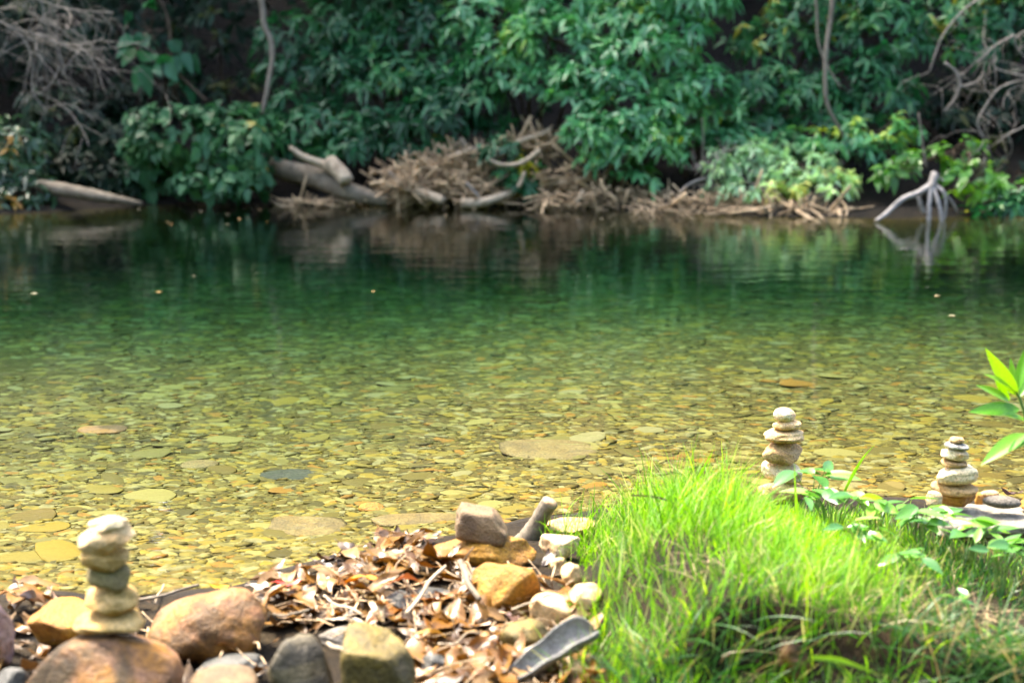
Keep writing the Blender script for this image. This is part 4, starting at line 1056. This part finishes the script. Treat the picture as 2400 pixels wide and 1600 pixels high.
# ------------------------------------------------------------------ grass
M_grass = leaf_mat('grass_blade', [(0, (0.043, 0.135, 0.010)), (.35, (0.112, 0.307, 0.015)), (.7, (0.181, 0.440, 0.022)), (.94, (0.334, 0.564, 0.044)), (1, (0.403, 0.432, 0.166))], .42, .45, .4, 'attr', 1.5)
M_grass_shade = leaf_mat('grass_blade_shaded', [(0, (.015, .06, .012)), (.5, (.03, .12, .02)), (.85, (.06, .19, .03)), (1, (.34, .28, .13))], .4, .42, .5, 'attr', 1.4)  # shaded copy of the grass: shade of right side and foot in its colour
def blades(X, Y, L, w, lean, bend, cols, zoff=0):
    n = len(X)
    Z = height(X, Y) - .004 + zoff
    B = np.stack([X, Y, Z], -1)
    tn = SNoise(88, 12, 5, 14)(np.stack([X, Y, 0 * X], -1))
    az = tn * 1.8 + rng.normal(size=n) * 1.7
    hd = np.stack([np.cos(az), np.sin(az), 0 * az], -1)
    d0 = norm(np.array([0, 0, 1.0]) + hd * lean[:, None] )
    seg = 4
    side = norm(np.cross(d0, rng.normal(size=(n, 3)) + np.array([0, .8, 0])))
    pts = [B]; d = d0
    for s in range(seg):
        d = norm(d + (hd * .5 + np.array([0, 0, -.35])) * bend[:, None])
        pts.append(pts[-1] + d * (L / seg)[:, None])
    wprof = [.75, 1.0, .85, .5]
    V = []
    for s in range(seg):
        V += [pts[s] - side * (w * wprof[s] / 2)[:, None], pts[s] + side * (w * wprof[s] / 2)[:, None]]
    V.append(pts[seg])
    V = np.stack(V, 1)
    Q = np.array([(0, 1, 3, 2), (2, 3, 5, 4), (4, 5, 7, 6)]); T = np.array([(6, 7, 8)])
    i = np.arange(n)[:, None, None] * 9
    return V.reshape(-1, 3), (T[None] + i).reshape(-1, 3), (Q[None] + i).reshape(-1, 4), np.repeat(cols, 9)
def grass():
    N = 60000
    X = rng.uniform(.08, 1.75, N); Y = rng.uniform(2.30, 3.80, N)
    P = np.stack([X, Y, 0 * X], -1)
    tuft = SNoise(71, 18, 3, 9)(P)
    edge = .13 + .05 * np.sin(Y * 9) + .04 * np.sin(Y * 23 + 2)
    dens = sst(edge - .05, edge + .16, X) * (.46 + .40 * tuft)
    dens *= 1 - .80 * sst(.85, 1.15, X) * sst(3.15, 3.4, Y)
    dens *= 1 - .55 * sst(.62, .85, X) * sst(2.75, 2.6, Y)
    dens *= 1 - .92 * np.exp(-(((X - .50) / .13) ** 2 + ((Y - 2.40) / .09) ** 2))
    dens *= np.where(Y > 3.62, .25, 1)
    keep = rng.random(N) < dens
    X, Y, tuft = X[keep], Y[keep], tuft[keep]
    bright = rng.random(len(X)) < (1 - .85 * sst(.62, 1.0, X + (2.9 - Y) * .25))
    L = np.where(rng.random(len(X)) < .18, rng.uniform(.11, .17, len(X)), rng.uniform(.045, .11, len(X))) * (1 - .62 * sst(.48, .66, X) * sst(2.7, 3.0, Y)) * (1 + .25 * tuft) * (1 + .35 * np.exp(-(((X - .42) / .16) ** 2 + ((Y - 3.3) / .35) ** 2)))
    lean = np.abs(rng.normal(size=len(X))) * .28; bend = rng.uniform(.05, .55, len(X)) ** 1.2
    c = np.clip(.42 + .18 * tuft + rng.normal(size=len(X)) * .30, 0, .95); dead = rng.random(len(X)) < .10; c[dead] = 1
    for sel, nm, mat, lab in ((bright, 'grass', M_grass, 'bright lime green grass tussock on the bank'), (~bright, 'grass', M_grass_shade, 'grass in shade-darkened green on the right side of the bank')):
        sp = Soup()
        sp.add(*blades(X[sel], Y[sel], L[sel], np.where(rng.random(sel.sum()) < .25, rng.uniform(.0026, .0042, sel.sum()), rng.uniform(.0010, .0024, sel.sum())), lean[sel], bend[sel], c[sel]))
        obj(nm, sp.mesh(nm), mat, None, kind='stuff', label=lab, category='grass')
    # long dark blades growing from the foot of the bank front and hanging over its face
    n = 5200
    X2 = rng.uniform(.22, 1.7, n); Y2 = np.where(rng.random(n) < .55, rng.uniform(2.44, 2.56, n), rng.uniform(2.12, 2.44, n))
    t2 = SNoise(72, 16, 3, 9)(np.stack([X2, Y2, 0 * X2], -1))
    k2 = rng.random(n) < (.35 + .4 * t2 + .4 * sst(.7, 1.2, X2)); X2, Y2 = X2[k2], Y2[k2]; n = len(X2)
    c2 = np.clip(rng.normal(size=n) * .25 + .4, 0, .9); c2[rng.random(n) < .14] = 1
    sp = Soup()
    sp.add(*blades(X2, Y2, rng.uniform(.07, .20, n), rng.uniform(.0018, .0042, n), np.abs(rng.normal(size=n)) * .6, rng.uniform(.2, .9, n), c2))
    obj('grass', sp.mesh('grass'), M_grass_shade, None, kind='stuff', label='long dark grass in the shaded foot of the bank at lower right', category='grass')
    # dead straw tangle on the front of the bank
    n = 1000
    X = rng.normal(.74, .20, n); Y = rng.normal(2.70, .10, n)
    sel = (X > .3); X, Y = X[sel], Y[sel]; n = len(X)
    sp = Soup()
    sp.add(*blades(X, Y, rng.uniform(.05, .13, n), rng.uniform(.0012, .0026, n), np.abs(rng.normal(size=n)) * 1.1, rng.uniform(.2, 1.0, n), rng.random(n)))
    obj('dead_grass', sp.mesh('dead_grass'), M_straw, None, kind='stuff', label='tangle of dry straw-coloured grass in the shaded bank front', category='grass')
grass()

# ------------------------------------------------------------------ broad-leaved plants
M_weed = leaf_mat('weed_leaf', [(0, (.06, .18, .04)), (.5, (.12, .30, .06)), (1, (.24, .44, .07))], .35, .26, .7, 'obj', 1.4)
M_plant = leaf_mat('plant_leaf', [(0, (.10, .30, .03)), (.5, (.16, .38, .04)), (1, (.22, .42, .06))], .42, .35, .5, 'obj', 1.3)
M_stem = leaf_mat('green_stem', [(0, (.10, .22, .04)), (1, (.2, .26, .08))], 0, .5, .4, 'obj')
def blade_mesh(name, wr, droop, fold, n=9, wave=.0, seed=0, pw=.75):
    """one leaf, length 1 along +x, normal +z"""
    rr = np.random.default_rng(seed)
    us = np.linspace(0, 1, n); V = []
    for u in us:
        w = wr * .5 * (math.sin(math.pi * min(1, u ** pw)) ** .9 if 0 < u < 1 else .015)
        z0 = -droop * u * u
        for v in (-1, -.5, 0, .5, 1):
            V.append((u, v * w, z0 + abs(v) * w * fold + wave * math.sin(u * 12 + v) * abs(v)))
    i = np.arange(n - 1)[:, None] * 5; j = np.arange(4)[None]
    Q = np.stack([i + j, i + j + 1, i + 5 + j + 1, i + 5 + j], -1).reshape(-1, 4)
    return mesh_np(name, V, None, Q)
def set_leaf(parent, me, base, tip, nrm, mat_unused=None):
    base, tip = np.asarray(base, float), np.asarray(tip, float)
    x = norm(tip - base); L = np.linalg.norm(tip - base)
    n = norm(np.asarray(nrm, float)); y = norm(np.cross(n, x)); z = np.cross(x, y)
    o = bpy.data.objects.new('leaf', me); COL.objects.link(o); o.parent = parent
    M = Matrix(((x[0], y[0], z[0], base[0]), (x[1], y[1], z[1], base[1]), (x[2], y[2], z[2], base[2]), (0, 0, 0, 1))) @ Matrix.Diagonal((L, L, L, 1))
    o.matrix_local = M
    return o
# leafy plant at the right edge
PM = [blade_mesh('leaf', .27, .10, .25, seed=k) for k in range(2)] + [blade_mesh('leaf', .22, .0, .35), blade_mesh('leaf', .30, .22, .2)]
for m in PM: m.materials.append(M_plant)
Yp = 3.05
pb = gnd(2462, 1420); pb = np.array([at(2440, 1100, Yp)[0], Yp, hz(at(2440, 1100, Yp)[0], Yp)])
pe = thing('leafy_plant', 'bright green long-leaved plant leaning in at the right edge', 'plant', pb)
stem = np.array([pb, at(2425, 1150, Yp), at(2408, 1000, Yp), at(2392, 940, Yp), at(2380, 915, Yp)])
V, T, Q = tube(stem - pb, .005, .003, 7, 6, .02, 1); obj('stem', mesh_np('stem', V, T, Q), M_stem, pe)
for b, t, dyb, dyt, nr, k in [((2386, 928), (2309, 815), 0, -.02, (-.5, -.8, .3), 2), ((2384, 922), (2315, 868), 0, -.05, (.1, -.4, .9), 0), ((2366, 940), (2295, 897), .0, -.03, (.1, -.6, .8), 0),
                        ((2390, 958), (2278, 958), 0, -.05, (.0, -.75, .7), 0), ((2405, 985), (2352, 965), 0, -.04, (.2, -.4, .9), 1), ((2404, 1015), (2300, 1080), 0, -.06, (-.3, -.6, .75), 1),
                        ((2380, 920), (2368, 838), 0, .02, (-.3, -.9, .1), 2), ((2384, 918), (2412, 800), 0, .0, (-.8, -.6, .1), 2), ((2390, 930), (2440, 840), 0, .05, (-.5, -.8, .3), 2),
                        ((2400, 1000), (2480, 960), 0, .0, (.2, -.5, .9), 0), ((2405, 1030), (2370, 1045), 0, -.05, (.1, -.5, .9), 3), ((2412, 1060), (2490, 1090), 0, -.04, (.2, -.5, .8), 1),
                        ((2415, 1040), (2450, 1000), 0, .08, (.2, -.5, .8), 0), ((2366, 940), (2330, 885), .01, .0, (-.2, -.9, .2), 2)]:
    set_leaf(pe, PM[k], at(b[0], b[1], Yp + dyb) - pb, at(t[0], t[1], Yp + dyt) - pb, nr)
# creeping weeds among the grass, right
WM = [blade_mesh('leaf', .40, .15, .25, pw=.72), blade_mesh('leaf', .46, .22, .2, pw=.72), blade_mesh('leaf', .34, .08, .3, pw=.78)]
for m in WM: m.materials.append(M_weed)
def weed(label, px, py, n, spread_px, Lpx, seed, Y=None, hgt=.07):
    rr = np.random.default_rng(seed)
    if Y is None: Y = gnd(px, py + 25)[1]
    top = at(px, py, Y)
    b = np.array([top[0], top[1], hz(top[0], top[1])])
    e = thing('creeping_weed', label, 'plant', b)
    m = mpp(Y)
    st = Soup()
    for i in range(n):
        f = rr.random()
        p = top + np.array([rr.uniform(-1, 1) * spread_px * m, rr.uniform(-.7, .7) * spread_px * m * .6, rr.uniform(-.6, .6) * spread_px * m * .35])
        p[2] = max(p[2], hz(p[0], p[1]) + .015)
        a = rr.uniform(0, 6.28)
        d = norm(np.array([math.cos(a), math.sin(a) * .8 - .25, rr.uniform(-.25, .35)]))
        L = Lpx * m * rr.uniform(.7, 1.2)
        set_leaf(e, WM[rr.integers(3)], p - b, p + d * L - b, norm(np.array([rr.normal() * .5, -.2 + rr.normal() * .5, 1.0])))
        st.add(*tube(np.array([[p[0] * .3 + b[0] * .7, p[1] * .3 + b[1] * .7, b[2]], (p + b) / 2 + [0, 0, .015], p]) - b, .0016, .001, 5, 3, 0, i))
    obj('stem', st.mesh('stem'), M_stem, e)
weed('bright weed with upright leaves just right of the middle cairn', 1905, 1112, 8, 45, 75, 1, 3.5)
weed('glossy broad leaves reflecting white below the middle cairn', 1955, 1160, 15, 80, 64, 2, 3.3)
weed('lime and pale weed leaves between the middle and right cairns', 2060, 1175, 14, 80, 64, 3, 3.25)
weed('glossy weed patch in front of the right cairn', 2150, 1205, 16, 80, 64, 4, 3.15)
weed('pale weed leaves in front of the layered slab', 2265, 1235, 15, 80, 64, 5, 3.1)
weed('weed with yellowish leaves at the right edge below the slab', 2350, 1285, 14, 75, 64, 6, 2.95)
weed('dark glossy leaves in the grass below the lime weed', 2030, 1235, 10, 60, 58, 9, 3.02)
weed('dark weed leaves in the grass in front of the pale weed', 2150, 1300, 10, 70, 58, 10, 2.88)
weed('small round-leaved weed on the shaded right bank', 2250, 1400, 5, 30, 62, 7, 2.75)
weed('single oval weed leaf low in the shaded right grass', 2300, 1465, 2, 15, 60, 8, 2.65)
# long single grass leaves that stand out
def tall_blade(label, pts, Y, w, mat):
    P = np.array([at(a, b, Y) for a, b in pts]); base = P[0].copy()
    C = catmull(P, 6) - base; n = len(C)
    tan = norm(np.gradient(C, axis=0)); side = norm(np.cross(tan, np.array([0.2, -1, .2])))
    wd = w * np.interp(np.linspace(0, 1, n), [0, .35, 1], [.7, 1, .05])
    V = np.stack([C - side * wd[:, None] / 2, C + np.array([0, .12, 0]) * wd[:, None], C + side * wd[:, None] / 2], 1).reshape(-1, 3)
    i = np.arange(n - 1)[:, None] * 3; j = np.arange(2)[None]
    Q = np.stack([i + j, i + j + 1, i + 3 + j + 1, i + 3 + j], -1).reshape(-1, 4)
    obj('grass_leaf', mesh_np('grass_leaf', V, None, Q), mat, None, base, label=label, category='grass leaf')
tall_blade('broad grass leaf standing in front of the middle cairn', [(1885, 1290), (1872, 1230), (1865, 1160), (1862, 1085)], 3.2, .011, M_plant)
tall_blade('tall slanting grass leaf right of the middle cairn', [(1975, 1160), (2000, 1110), (2025, 1070), (2050, 1042)], 3.45, .009, M_plant)
tall_blade('broad green grass leaf below the middle cairn in the tussock', [(1915, 1285), (1895, 1245), (1880, 1205)], 3.1, .013, M_plant)
tall_blade('long slanting grass leaf above the tussock left of the middle cairn', [(1630, 1130), (1650, 1095), (1668, 1060)], 3.3, .008, M_plant)
tall_blade('long dark grass leaf at the lower right corner', [(1905, 1540), (1960, 1545), (2010, 1560), (2060, 1580)], 2.3, .010, M_plant)
tall_blade('dry arching grass stalk lying over the top of the tussock', [(1480, 1160), (1540, 1165), (1590, 1185), (1630, 1225)], 3.1, .005, M_straw)
